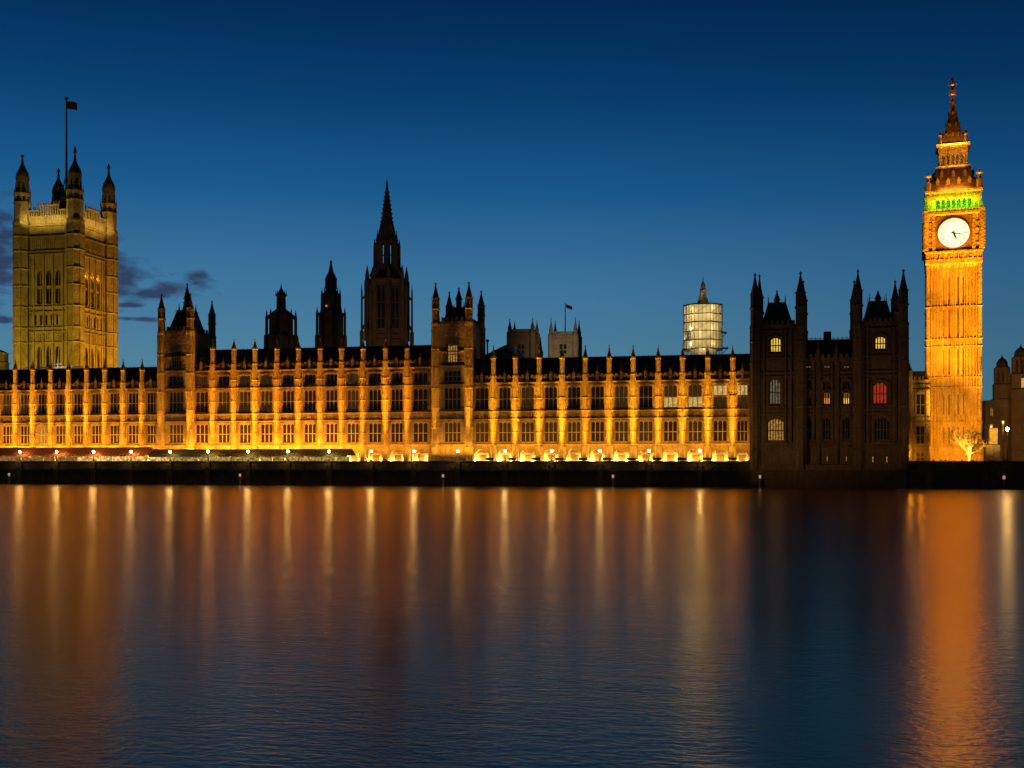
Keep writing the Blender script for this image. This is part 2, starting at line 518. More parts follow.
def river_range(name, label, xs, x0, x1, rows, courses, ztop, roof_px, tip_px, mats=None, col=AMBER, wash_to=None, pier_p=48000, strip_p=4600, arch_p=1700, fixtures=True):
    cx = (x0 + x1) / 2
    root = thing(name, label, 'building', (0, 0, 0))
    edges = sorted(set([x0] + [x for x in xs if x0 + 0.5 < x < x1 - 0.5] + [x1]))
    bays = [(a, b) for a, b in zip(edges, edges[1:]) if b - a > 2.2]
    pl = fr_front(0)
    wall = MB(); ops = []
    info = []
    for a, b in bays:
        w = b - a; c = (a + b) / 2; hw = w * 0.285
        info.append((a, b, c, hw))
        ops.append((c - w * .31, c + w * .31, ZT, 8.3))
        for (z0, z1) in rows: ops.append((c - hw, c + hw, z0, z1))
    wall_grid(wall, pl, x0, x1, ZT, ztop, ops, 1.4)
    for a, b, c, hw in info:
        w = b - a
        arch_fill(wall, pl, c - w * .31, c + w * .31, 6.9, 8.3, -1.0, 0.0, 5)
        cell(wall, pl, c - w * .31, c + w * .31, -1.5, -1.2, ZT, 8.3)
        # panelled ribs beside the windows and across the carved bands
        for sgn in (-1, 1):
            for q in (0.305, 0.345, 0.40):
                x = c + sgn * w * q
                cell(wall, pl, x - .07, x + .07, 0.002, .24 if q < .32 else .15, 9.7, ztop - .3)
            # niche heads and small canopies beside the windows
            for (z0, z1) in rows:
                x = c + sgn * w * .372
                for zc in (z0 + (z1 - z0) * .18, z0 + (z1 - z0) * .55, z1 - .3):
                    cell(wall, pl, x - .3, x + .3, .004, .32, zc, zc + .22)
                    cell(wall, pl, x - .13, x + .13, .003, .22, zc + .25, zc + (z1 - z0) * .2)
        for (z0, z1) in rows:
            zt_ = z0 + (z1 - z0) * .48
            cell(wall, pl, a, c - hw - .1, .004, .3, zt_ - .09, zt_ + .09); cell(wall, pl, c + hw + .1, b, .004, .3, zt_ - .09, zt_ + .09)
            wall.poly([pl(c - hw - .25, .002, z1 + .05), pl(c - hw - .25, .002, z1 + .25), pl(c, .002, z1 + .6), pl(c + hw + .25, .002, z1 + .25), pl(c + hw + .25, .002, z1 + .05), pl(c, .002, z1 + .35)], (0, -.3, 0))
        bands = [(r1[1] + .25, r2[0] - .25) for r1, r2 in zip(rows, rows[1:])]
        for (b0, b1) in bands:
            if b1 - b0 < 0.9: continue
            for k in range(-3, 4):
                x = c + k * w * .085
                cell(wall, pl, x - .06, x + .06, 0.002, .2, b0 + .1, b1 - .1)
            wall.poly([pl(c - .5, .2, b1 - .3), pl(c + .5, .2, b1 - .3), pl(c + .42, .2, b0 + .6), pl(c, .2, b0 + .25), pl(c - .42, .2, b0 + .6)], (0, .19, 0))
    wall.obj('wall', M['stone'], root)
    for i, (a, b, c, hw) in enumerate(info):
        for j, (z0, z1) in enumerate(rows):
            mat = (mats or {}).get((i, j)) or rng_glass()
            half = mat if mat.startswith('half') else None
            if half: mat = 'glow_dim'
            hh = (z1 - z0) / 2
            wo_ = window(root, (c, 0.55, z0), 2 * hw, z1 - z0, mat, lights=3 if z1 - z0 > 3 else 3, transoms=1 if z1 - z0 > 3 else 0)
            if half: MB().box(-hw + .1, hw - .1, -.03, -.004, .2 + (hh if half == 'half_high' else 0), hh - .2 + (hh if half == 'half_high' else 0)).obj('lit_pane', M['glow_pale'], wo_)
        # a blind is up in half of the lit windows
        d = MB().box(c - 0.85, c + 0.85, 1.02, 1.19, ZT, 7.0).obj('door', M['door'], root)
        MB().box(c - 1.1, c + 1.1, 0.75, 1.0, 7.05, 7.3).obj('door_hood', M['stone'], d)
        for sgn in (-1, 1): point('arch_lamp', (c + sgn * 1.3, .3, 5.5), arch_p * random.uniform(.3, .75), (1.0, 0.62, 0.14), 0.15)
    for z in courses + [ztop]:
        h = .34 if z == ztop else .22
        MB().box(x0, x1, -0.42, -0.003, z - h / 2, z + h / 2).obj('string_course', M['stone_lit_tone'], root)
    # pierced parapet with little gabled finials
    p = MB(); zz = ztop + .17
    p.box(x0, x1, -0.1, 0.25, zz, zz + .35).box(x0, x1, -0.1, 0.25, zz + 1.05, zz + 1.3)
    for a, b, c, hw in info:
        n = 9
        for k in range(n + 1):
            x = a + (b - a) * k / n
            p.box(x - .09, x + .09, -.07, .22, zz + .35, zz + 1.05)
        for k in range(5):
            x = a + (b - a) * (k + .5) / 5
            p.box(x - .3, x + .3, -.09, .24, zz + 1.3, zz + 1.75)
    p.obj('parapet', M['stone_dark'], root)
    for a, b, c, hw in info:
        f = MB().box(c - .35, c + .35, -.3, -.103, zz + .1, zz + 1.8)
        f.poly([(c - .45, -.3, zz + 1.8), (c + .45, -.3, zz + 1.8), (c, -.3, zz + 2.5)], (0, .3, 0)).loft(c, -.15, [(zz + 2.3, .12), (zz + 3.1, .05), (zz + 3.5, 0)], 6)
        f.obj('finial', M['stone'], root)
    # steep iron roof behind
    zr = PZ(roof_px, cx, 6.0)
    r = MB().poly([(x0, .5, zz), (x0, 6.0, zr), (x0, 11.5, zz)], (x1 - x0, 0, 0))
    rf = r.obj('roof', M['roof'], root)
    cr = MB().box(x0, x1, 5.93, 6.07, zr - .1, zr + .25)
    x = x0 + .4
    while x < x1:
        cr.loft(x, 6.0, [(zr + .25, .07), (zr + .7, 0)], 4); x += 1.1
    cr.obj('ridge_cresting', M['iron'], rf)
    d = MB()
    for a, b, c, hw in info:
        zd = zz + (zr - zz) * .45
        d2 = MB().box(c - .55, c + .55, 1.6, 4.2, zz + .9, zd + .7).poly([(c - .7, 1.5, zd + .7), (c + .7, 1.5, zd + .7), (c, 1.5, zd + 1.6)], (0, 2.8, 0))
        d2.obj('dormer', M['roof'], rf)
    # piers with their floodlights
    for x in xs:
        zsh = PZ(roof_px, x, 0) + (0.1); ztip = PZ(tip_px, x, 0)
        pier(root, x, ztop, zsh, ztip, courses + [z0 + (z1 - z0) * .48 for z0, z1 in rows])
        zf = 5.3 if fixtures else 8.9
        spot('pier_floodlight_beam', (x, -9.9, zf), (x, -0.8, 25), pier_p * random.uniform(.6, 1.15), 92, (col[0], col[1] * random.uniform(.9, 1.1), col[2]), 0.9, 0.2, 0.105)
        spot('pier_floodlight_beam', (x, -3.6, 6.75), (x, -3.3, 30), pier_p * random.uniform(.3, .55), 29, col, 1.0, 0.15, 0.7)
        if fixtures:
            t = thing('floodlight', 'low dark floodlight housing on the terrace in front of a lit pier', 'floodlight', (x, -3.6, ZT), 'floodlights along the terrace')
            b = MB().box(-.95, .95, -.35, .35, 1.1, 1.55).box(-1.0, 1.0, -.4, .4, 1.55, 1.66)
            b.obj('housing', M['iron'], t)
            l = MB().box(-.8, -.68, -.1, .1, 0, 1.1); l.obj('leg', M['iron'], t)
            l = MB().box(.68, .8, -.1, .1, 0, 1.1); l.obj('leg', M['iron'], t)
            MB().box(-.5, .5, -.2, .2, 1.66, 1.72).obj('lens', M['white_paint'], t)
    wx = wash_to or x1
    wc = (x0 + wx) / 2
    strip('range_wash', (wc, -4.15, 7.3), (wc, 0, 17.5), strip_p * (wx - x0) / 60, wx - x0 - 2, 0.3, col)
    if wash_to: strip('range_wash', ((wx + x1) / 2, -4.15, 7.3), ((wx + x1) / 2, 0, 17.5), strip_p * .28 * (x1 - wx) / 60, x1 - wx - 2, 0.3, col)
    return root


ROW2 = [(10.0, 14.6), (17.6, 22.7)]
ROW3 = ROW2 + [(24.2, 26.5)]
C2 = [9.4, 15.3, 17.1]
C3 = C2 + [23.4]
xs_left = [PX(p, -.7) for p in (-40, -22, -4, 14, 31.5, 49.3, 67.3, 85.3, 103.5, 122, 141)]
river_range('river_range', 'lit two storey stone range behind the red canopy at the far left', xs_left, xs_left[0] - 3, PX(159, -.3), ROW2, C2, 23.6, 369.5, 358.7, col=(1.0, .37, .013), strip_p=12000, pier_p=38000, fixtures=False)
xs_mid = [PX(p, -.7) for p in (211.7, 233, 254, 276, 297.6, 319.5, 341, 362.4, 385, 406.5)]
river_range('river_range', 'taller three storey lit stone range between the two turreted towers', xs_mid, PX(190, 0), PX(433, 0), ROW3, C3, 27.7, 348.5, 338.5, col=(1.0, .34, .012), wash_to=xs_mid[7] + .5, pier_p=38000, strip_p=18500, fixtures=False)
xs_right = [PX(p, -.7) for p in (493, 515, 538.7, 561.8, 585, 609, 633, 658, 682.4, 707.6, 732.7)]
lit_r = {(8, 1): 'half_low', (9, 1): 'half_low', (10, 1): 'half_high', (11, 1): 'half_high', (3, 0): 'glow_dim', (6, 0): 'glow_dim', (1, 0): 'glow_dim', (0, 0): 'glow_dim', (4, 0): 'glow_dim', (7, 0): 'glow_dim'}
river_range('river_range', 'long two storey lit stone range with bright ground floor arches', xs_right, PX(470, 0), PX(752, 0), ROW2, C2, 23.7, 357.5, 344.5, mats=lit_r, col=AMBER)


# ------------------------------------------------------------------ turreted pavilion towers of the river front
def turret_part(parent, x, y, r, z0, zpar, ztip, mat='stone', smat='stone_dark'):
    h = ztip - zpar
    zl = zpar + h * .58
    m = MB().loft(x, y, [(z0, r), (zpar - 1, r), (zpar - .6, r * 1.12), (zpar, r * 1.12), (zpar + .1, r * .92), (zpar + h * .3, r * .92), (zpar + h * .31, r * 1.1), (zpar + h * .34, r * 1.1), (zpar + h * .35, r * .8), (zl, r * .8)])
    z = z0 + 4
    while z < zpar - 2:
        m.loft(x, y, [(z - .1, r), (z, r * 1.14), (z + .2, r * 1.14), (z + .3, r)]); z += 4.6
    for k in range(8):
        a = math.pi / 8 + k * math.pi / 4
        c, s = math.cos(a), math.sin(a)
        q = r * .97
        m.box(x + q * c - .09, x + q * c + .09, y + q * s - .09, y + q * s + .09, z0, zpar - 1)
        q = r * .82
        m.box(x + q * c - .09, x + q * c + .09, y + q * s - .09, y + q * s + .09, zpar + h * .35, zl)
    o = m.obj('turret', M[mat], parent)
    spirelet(MB(), x, y, zl, r * .85, ztip).obj('spirelet', M[smat], o)
    return o


def pavilion(name, label, xl, xr, xb, Yf, ypar, ytip, yroof, rows, mats, lit_z):
    """front turrets at photo columns xl, xr, the back right one at xb"""
    X0, X1 = PX(xl, Yf), PX(xr, Yf)
    lo, hi = Yf, Yf + 40
    for _ in range(40):
        mid = (lo + hi) / 2
        (lo, hi) = (mid, hi) if PX(xb, mid) > X1 else (lo, mid)
        # the back turret stands on the same X as the front right one
    Yb = None
    best = 1e9
    for k in range(10, 300):
        y = Yf + k * .1
        e = abs(PX(xb, y) - X1)
        if e < best: best, Yb = e, y
    Yb = min(max(Yb, Yf + 6), Yf + 12)
    root = thing(name, label, 'tower', (0, 0, 0))
    cx = (X0 + X1) / 2
    zpar = PZ(ypar, cx, Yf); ztip = PZ(ytip, X1, Yf)
    ops = []; W2 = (X1 - X0); c = cx
    for (z0, z1, f) in rows: ops.append((c - W2 * f / 2, c + W2 * f / 2, z0, z1))
    w = MB(); wall_grid(w, fr_front(Yf), X0, X1, ZT, zpar, ops, .9)
    yc = (Yf + Yb) / 2
    sops = [(yc - 1.2, yc + 1.2, z0, z1) for (z0, z1, f) in rows if z0 > 27]
    wall_grid(w, fr_right(X1), Yf + .9, Yb, ZT, zpar, sops, .9)
    w.box(X0, X0 + .9, Yf + .902, Yb, ZT, zpar).box(X0 + .9, X1 - .9, Yb - .9, Yb - .002, ZT, zpar)
    for z in (9.4, 15.3, 17.1, 23.4, 27.8):
        w.box(X0, X1, Yf - .28, Yf - .003, z - .12, z + .12)
    for z in (31.2,):
        w.box(X0 + .002, X1 + .28, Yf - .28, Yf - .004, z - .15, z + .15).box(X1 + .003, X1 + .28, Yf, Yb, z - .15, z + .15)
    for k in range(1, 8):
        x = X0 + W2 * k / 8
        if abs(x - cx) > W2 * .3: w.box(x - .07, x + .07, Yf - .16, Yf - .002, 9.7, zpar - .5)
    w.obj('wall', M['stone'], root)
    for (z0, z1, f), mt in zip(rows, mats):
        window(root, (c, Yf + .5, z0), W2 * f, z1 - z0, mt, lights=4, transoms=1)
        if z0 > 27: window(root, (X1 - .5, yc, z0), 2.4, z1 - z0, 'glass', rz=R(90), lights=2)
    p = MB(); n = 7
    for (a, b, pl) in ((X0, X1, fr_front(Yf + .2)), (Yf, Yb, fr_right(X1 - .2))):
        cell(p, pl, a, b, -.25, .25, zpar, zpar + .7)
        for k in range(n):
            q = a + (b - a) * (k + .5) / n
            cell(p, pl, q - .33, q + .33, -.2, .2, zpar + .7, zpar + 1.6)
    p.obj('parapet', M['stone_dark'], root)
    for (x, y) in ((X0, Yf), (X1, Yf), (X1, Yb), (X0, Yb)):
        dz = 0 if y == Yf else -.3
        turret_part(root, x, y, .98, ZT, zpar + .4, ztip + dz)
    zr = PZ(yroof, cx, yc)
    h2 = zr - zpar
    rf = MB().square(cx, yc, [(zpar - .2, W2 * .40), (zr - h2 * .25, W2 * .21), (zr - h2 * .23, W2 * .24), (zr - h2 * .2, W2 * .2)], (Yb - Yf) / W2)
    ro = rf.obj('roof', M['roof'], root)
    for (dx, dy) in ((-.2, -.15), (.2, -.15), (.2, .2), (-.2, .2)):
        s = MB(); spirelet(s, cx + dx * W2, yc + dy * W2, zr - h2 * .22, .3, zr + .4); s.obj('finial', M['iron'], ro)
    s = MB(); s.loft(cx, yc, [(zr - h2 * .2, .7), (zr + h2 * .2, .7)]); spirelet(s, cx, yc, zr + h2 * .2, .8, zr + h2 * .75)
    s.obj('lantern', M['iron'], ro)
    strip('tower_wash', (cx, Yf - 2.6, 7.2), (cx, Yf, 19), 900, W2 + 1, .3, (1.0, .37, .013))
    for x in (X0, X1):
        spot('pavilion_floodlight_beam', (x, -9.9, 8.9), (x, Yf - .6, 26), 20000 if x == X1 else 11000, 92, (1.0, .37, .013), .9, .2, .115)
        spot('pavilion_floodlight_beam', (x, Yf - 2.6, 6.75), (x, Yf - 2.3, 30), 24000 if x == X1 else 9000, 27, (1.0, .37, .013), 1.0, .15, .8)
    return root


RP = [(10.0, 14.6, .5), (17.6, 22.7, .5), (24.2, 26.6, .5), (28.6, 32.6, .3)]
pavilion('turreted_tower', 'stone river tower with four turrets beside the red canopy range', 161.5, 190.3, 212, -2.0, 333.0, 292.0, 305.0, RP, ['glow_dim', 'glass', 'glass', 'glass'], 0)
pavilion('turreted_tower', 'stone river tower with four turrets and one lit window, right of the great spire', 435.7, 469, 482.3, -2.0, 324.0, 280.5, 304.0, RP, ['glow_dim', 'glass', 'glass', 'glow_warm'], 0)

# ------------------------------------------------------------------ dark end pavilion block standing at the water
YN = -11.6
npv = thing('pavilion_block', 'dark unlit stone block with two turreted towers standing at the water', 'building', (0, 0, 0))
zN = lambda y, x: PZ(y, PX(x, YN), YN)
xN = lambda x: PX(x, YN)
a0, a1, b0, b1 = xN(753.5), xN(801.5), xN(857), xN(904)
zpar = zN(328, 778); zmid = zN(361, 828)
TW = {}
ops1, ops2, opsm = [], [], []
winN = []


def nwin(lst, x0, x1, y0, y1, mat, lights=4, tr=1):
    X0, X1 = xN(x0), xN(x1); z0, z1 = zN(y1, x0), zN(y0, x0)
    lst.append((X0, X1, z0, z1)); winN.append(((X0 + X1) / 2, z0, X1 - X0, z1 - z0, mat, lights, tr))


nwin(ops1, 770.4, 781.2, 338, 352.5, 'glow_yellow', 4, 1)
nwin(ops1, 769.5, 780.8, 379.5, 404.5, 'glow_grey')
nwin(ops1, 767.6, 784.2, 419, 441, 'glow_warm', 6)
nwin(ops2, 875, 886, 337, 349.5, 'glow_yellow', 4, 1)
nwin(ops2, 872.8, 887.4, 383, 404, 'glow_red', 4)
nwin(ops2, 874, 890, 417.5, 440.5, 'glass', 5)
for xa in (873, 887): nwin(ops2, xa - 1.4, xa + 1.4, 456.5, 463, 'glow_warm', 1, 0)
for xa, mu, ml in ((808.5, 'glass', 'glass'), (827.3, 'glow_orange', 'glass'), (846.8, 'glow_yellow', 'glass')):
    nwin(opsm, xa - 3.6, xa + 3.6, 381, 390, 'glass', 3, 0)
    nwin(opsm, xa - 3.5, xa + 3.5, 392, 404.5, mu, 3, 0)
    nwin(opsm, xa - 4, xa + 4, 417.5, 440, ml, 3)
    nwin(opsm, xa - 3.4, xa + 3.4, 366, 368.2, 'glow_grey', 2, 0)
for xa in (827.5, 846.8): nwin(opsm, xa - 1.2, xa + 1.2, 456.5, 463, 'glow_warm', 1, 0)
zb = zN(470, 828)
for (A, B, ops, zt, nm) in ((a0, a1, ops1, zpar, 'tower_wall'), (b0, b1, ops2, zpar, 'tower_wall'), (a1, b0, opsm, zmid, 'wall')):
    w = MB(); off = 0 if nm == 'tower_wall' else .8
    if off:
        wall_grid(w, fr_front(YN + off), A, B, zb, zt, ops, .9)
        w.box(A, B, YN + 1.702, YN + 14, zb, zt)
    else:
        wall_grid(w, fr_front(YN), A, B, zb, zt, ops, .9)
        w.box(A, B, YN + .902, YN + 12.5, zb, zt)
    for y in (444, 447, 410, 414, 376, 372, 357, 330):
        z = zN(y, 828)
        if z < zt - .3: w.box(A, B, YN + off - .3, YN + off - .003, z - .15, z + .15)
    n = 9
    for k in range(n + 1):
        x = A + (B - A) * k / n
        if all(not (o[0] - .1 < x < o[1] + .1) for o in ops): w.box(x - .16, x + .16, YN + off - .46, YN + off - .004, zN(444, 828) + .2, zt - .3)
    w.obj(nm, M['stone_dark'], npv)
    p = MB(); p.box(A, B, YN + off - .1, YN + off + .3, zt + .002, zt + .8)
    n = 9
    for k in range(n):
        x = A + (B - A) * (k + .5) / n; p.box(x - .32, x + .32, YN + off - .08, YN + off + .28, zt + .8, zt + 1.6)
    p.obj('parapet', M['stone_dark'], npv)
for (x, z0, w_, h_, mt, li, tr) in winN:
    back = YN + (.8 if a1 < x < b0 else 0) + .45
    window(npv, (x, back, z0), w_, h_, mt, lights=li, transoms=tr, fmat='stone_dark', gothic=h_ > 2, bar=.2)
    if h_ > 1.5:
        yy = YN + (.8 if a1 < x < b0 else 0); r_ = MB(); pl = fr_front(yy); hw_ = w_ / 2
        arch_fill(r_, pl, x - hw_, x + hw_, z0 + h_ * .72, z0 + h_ + .002, -.44, -.004, 5)
        r_.poly([pl(x - hw_ - .45, .004, z0 + h_ - .2), pl(x - hw_ - .45, .004, z0 + h_ + .15), pl(x, .004, z0 + h_ + .8), pl(x + hw_ + .45, .004, z0 + h_ + .15), pl(x + hw_ + .45, .004, z0 + h_ - .2), pl(x, .004, z0 + h_ + .45)], (0, -.35, 0))
        for sg_ in (-1, 1): cell(r_, pl, x + sg_ * (hw_ + .35) - .14, x + sg_ * (hw_ + .35) + .14, .004, .32, z0 - .3, z0 + h_ - .25)
        cell(r_, pl, x - hw_ - .6, x + hw_ + .6, .005, .4, z0 - .62, z0 - .32)
        for k in range(-4, 5): cell(r_, pl, x + k * hw_ * .26 - .07, x + k * hw_ * .26 + .07, .005, .2, z0 - 1.7, z0 - .65)
        r_.obj('window_surround', M['stone_dark'], npv)
MB().box(xN(749), xN(908), YN - .35, YN + .4, zN(470, 828), zN(464.5, 828)).obj('plinth', M['granite'], npv)
MB().box(xN(751), xN(906.5), YN + .05, YN + 12, -2, zN(470, 828) - .003).obj('foundation', M['granite_low'], npv)
for (x, r, yt) in ((a0 + .3, 1.1, 271.5), (a1 - .2, 1.15, 270), (b0 + .2, 1.05, 268), (b1 - .1, 1.05, 267.5)):
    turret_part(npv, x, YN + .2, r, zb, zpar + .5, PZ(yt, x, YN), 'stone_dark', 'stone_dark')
for (x, yt) in ((xN(760.5) - .1, 273), (a1 + .9, 279), (b0 + .5, 279), (b1 - .3, 279)):
    turret_part(npv, x, YN + 11.5, 1.0, zb, zpar + .5, PZ(yt, x, YN + 11.5), 'stone_dark', 'stone_dark')
for x in (818.3, 836.6):
    turret_part(npv, xN(x), YN + .75, .42, zb, zmid + .3, PZ(342, xN(x), YN), 'stone_dark', 'stone_dark')
for (A, B, y0, y1, xc) in ((a0, a1, 317, 303.5, 777.5), (b0, b1, 317, 302, 880.5)):
    c = xN(xc); yc = YN + 6.2
    zr = PZ(y1, c, yc)
    rf = MB().square(c, yc, [(zpar, (B - A) * .38), (PZ(y0, c, yc), (B - A) * .27), (zr, (B - A) * .19)], 1.0)
    ro = rf.obj('roof', M['roof'], npv)
    for sx_ in (-.18, .18):
        for sy_ in (-.18, .18):
            s = MB(); s.tube((c + sx_ * (B - A), yc + sy_ * (B - A), zr - .2), (c + sx_ * (B - A), yc + sy_ * (B - A), zr + 1.6), .12, .03); s.obj('finial', M['iron'], ro)
    s = MB().loft(c, yc - 1.7, [(zpar + 1, .62), (zr + .5, .62)], 8); spirelet(s, c, yc - 1.7, zr + .5, .7, PZ(291, c, yc)); s.obj('spirelet', M['stone_dark'], ro)
zr = PZ(339.5, xN(828), YN + 7)
r = MB().poly([(a1, YN + 1.5, zmid), (a1, YN + 7, zr), (a1, YN + 12.5, zmid)], (b0 - a1, 0, 0)).obj('roof', M['roof'], npv)
ch = MB().box(xN(826), xN(833.4), YN + 6, YN + 8, zr - 1, PZ(332, xN(829), YN + 7)); ch.obj('chimney', M['stone_dark'], r)
cr = MB()
for k in range(12):
    x = a1 + (b0 - a1) * (k + .5) / 12; cr.loft(x, YN + 7, [(zr - .05, .09), (zr + .9, 0)], 4)
cr.box(a1, b0, YN + 6.93, YN + 7.07, zr + .2, zr + .3).obj('ridge_cresting', M['iron'], r)
# added fill spots over the river, imitating dim warm spill on the dark block
spot('pavilion_fill', (xN(700), YN - 26, 3), (xN(820), YN, 16), 6500, 70, (1.0, .5, .12), 1.0, 1.0)
spot('pavilion_fill', (xN(950), YN - 22, 3), (xN(860), YN, 20), 2600, 70, (1.0, .45, .09), 1.0, 1.0)

# ------------------------------------------------------------------ link range between the block and the clock tower
YL = 6.0
lk = thing('link_range', 'small orange lit range squeezed between the dark block and the clock tower', 'building', (0, 0, 0))
l0, l1 = PX(897, YL), PX(930, YL)
zt = PZ(383, l1, YL); cw = PX(920.5, YL)
ops = [(cw - .95, cw + .95, PZ(b, cw, YL), PZ(a, cw, YL)) for a, b in ((394, 414.5), (426, 444.5), (452.5, 461))]
w = MB(); wall_grid(w, fr_front(YL), l0, l1, ZT, zt, ops, .8)
w.box(l0, l1, YL + .802, YL + 10, ZT, zt)
for y in (385, 390, 418, 422.5, 447, 450): z = PZ(y, cw, YL); w.box(l0, l1, YL - .25, YL - .003, z - .13, z + .13)
for x in (912.5, 915, 926): X = PX(x, YL); w.box(X - .1, X + .1, YL - .2, YL - .004, 9.7, zt - .3)
w.obj('wall', M['stone'], lk)
for o, mt in zip(ops, ('glass', 'glass', 'door')): window(lk, (cw, YL + .4, o[2]), 1.9, o[3] - o[2], mt, lights=2)
p = MB().box(l0, l1, YL - .1, YL + .3, zt + .002, zt + .7)
for k in range(8): x = l0 + (l1 - l0) * (k + .5) / 8; p.box(x - .25, x + .25, YL - .08, YL + .28, zt + .7, zt + 1.5)
p.obj('parapet', M['stone'], lk)
MB().poly([(l0, YL + .6, zt), (l0, YL + 5, PZ(371, l1, YL + 5)), (l0, YL + 9.4, zt)], (l1 - l0, 0, 0)).obj('roof', M['roof'], lk)
X = PX(909.5, YL); pier_o = MB().loft(X, YL - .2, [(ZT, .75), (9.2, .75), (9.5, .6), (PZ(371, X, YL), .6)])
po = pier_o.obj('pier', M['stone'], lk); spirelet(MB(), X, YL - .2, PZ(371, X, YL), .6, PZ(362, X, YL)).obj('pinnacle', M['stone'], po)
X = PX(926, YL); f = MB(); spirelet(f, X, YL + .1, zt + .7, .5, zt + 3.4); f.obj('finial', M['stone'], lk)

# ------------------------------------------------------------------ clock tower
YB = 22.0
bbx = PX(952.6, YB + 6.5)
bb = thing('clock_tower', 'tall floodlit orange clock tower with white dial and green lit belfry', 'tower', (bbx, YB + 6.5, ZT), rz=R(-7.5))
bd = depth(bbx, YB + 6.5)
bz = lambda y: HC + (CY - y) * (bd - 6.4 * min(1, max(0, (y - 95) / 117))) / F - ZT
bw = lambda p: p * (bd - 6.2) / F          # photo pixels to metres at the tower
S = bw(24.0)                       # half width of the shaft
z_sh = bz(263); z_ck = bz(212); z_bf = bz(192.7)
fr4 = [lambda u, d, z: (u, -S - d, z), lambda u, d, z: (S + d, u, z), lambda u, d, z: (-u, S + d, z), lambda u, d, z: (-S - d, -u, z)]


def bcell(m, pl, px0, px1, d0, d1, y1, y0):
    cell(m, pl, bw(px0 * .84), bw(px1 * .84), d0, d1, bz(y1), bz(y0))


core = MB().box(-S + .7, S - .7, -S + .7, S - .7, 0, z_sh + .3)
sh = MB()
for i, pl in enumerate(fr4):
    # slit windows in pairs, tier by tier
    ops = []
    for (yt, yb) in ((276, 303), (309, 336), (349, 374), (394, 414), (427, 443)):
        for c in (-9.5, -4.2, 4.2, 9.5): ops.append((bw(c - .75), bw(c + .75), bz(yb), bz(yt)))
    e = 0 if i % 2 == 0 else .3
    wall_grid(sh, pl, -S + e, S - e, 0, z_sh, ops, .3)
    for y in (306, 338.5, 346, 377, 387, 422, 446): bcell(sh, pl, -28.3, 28.3, .003, .3, y + .7, y - .7)
    for c in (-25, -21.5, -18, -14.5, -12, -6.9, -2, 0, 2, 6.9, 12, 14.5, 18, 21.5, 25):
        bcell(sh, pl, c - .45, c + .45, .002, .5, 446, 263)
    for y0, y1 in ((339, 345.5), (378, 386.5), (264, 270)):
        for k in range(-11, 12): bcell(sh, pl, k * 2.2 - .5, k * 2.2 + .5, .002, .15, y1, y0)
    for k in range(7):
        c = -24 + k * 8
        p = [(c - 3.2, 388.5), (c, 391.5), (c + 3.2, 388.5)]
    bcell(sh, pl, -29.3, 29.3, .004, .5, 456, 447)
M['stone_tower'] = stone('streaked_limestone', (0.38, 0.295, 0.17), var=0.42, bump=0.4, scale=1.3)
sh.obj('shaft', M['stone_tower'], bb)
core.obj('core', M['stone_dark'], bb)
for sx_ in (-1, 1):
    for sy_ in (-1, 1):
        m = MB().loft(sx_ * S, sy_ * S, [(0, .95), (bz(446), .95), (bz(444), .55), (z_sh, .55)])
        for y in (306, 338.5, 346, 377, 387, 422): m.loft(sx_ * S, sy_ * S, [(bz(y) - .25, .56), (bz(y), .75), (bz(y) + .25, .56)])
        m.obj('buttress', M['stone'], bb)
# clock stage
K = bw(26.7)
ck = MB().square(0, 0, [(z_sh - 1.0, S + .05), (z_sh + .2, K), (bz(258), K)])
ck.square(0, 0, [(bz(258) + .002, K - .15), (bz(252), K - .15), (bz(251.5), K + .15), (bz(250), K + .15), (bz(249.5), K - .3), (bz(214), K - .3), (bz(213), K + .35), (bz(211), K + .35)])
for i in range(4):
    a = i * math.pi / 2
    fk = [lambda u, d, z: (u, -K + .3 - d, z), lambda u, d, z: (K - .3 + d, u, z), lambda u, d, z: (-u, K - .3 + d, z), lambda u, d, z: (-K + .3 - d, -u, z)][i]
    for c in (-25.2, -18.7, 18.7, 25.2): cell(ck, fk, bw(c - 1.4), bw(c + 1.4), .002, .4, bz(249), bz(214))
    for y in (222, 229, 236, 243):
        for c in (-22.4, 22.4): cell(ck, fk, bw(c - 2.3), bw(c + 2.3), .002, .14, bz(y + .7), bz(y - .7))
    for k in range(-5, 6): cell(ck, fk, bw(k * 4.4 - .5), bw(k * 4.4 + .5), .16, .35, bz(258), bz(252))
ck.obj('clock_stage', M['stone'], bb)
for i in range(4):
    a = i * math.pi / 2
    for c in (-13.5, -4.5, 4.5, 13.5):
        v = MB().box(-bw(1.1), bw(1.1), -.05, .05, 0, bw(5)); o = v.obj('slit_window', M['glass'], bb)
        r_ = K - .15 + .02
        o.location = (bw(c) * math.cos(a) + r_ * math.sin(a), bw(c) * math.sin(a) - r_ * math.cos(a), bz(258.8)); o.rotation_euler = (0, 0, a)
ROM = ['XII', 'I', 'II', 'III', 'IV', 'V', 'VI', 'VII', 'VIII', 'IX', 'X', 'XI']


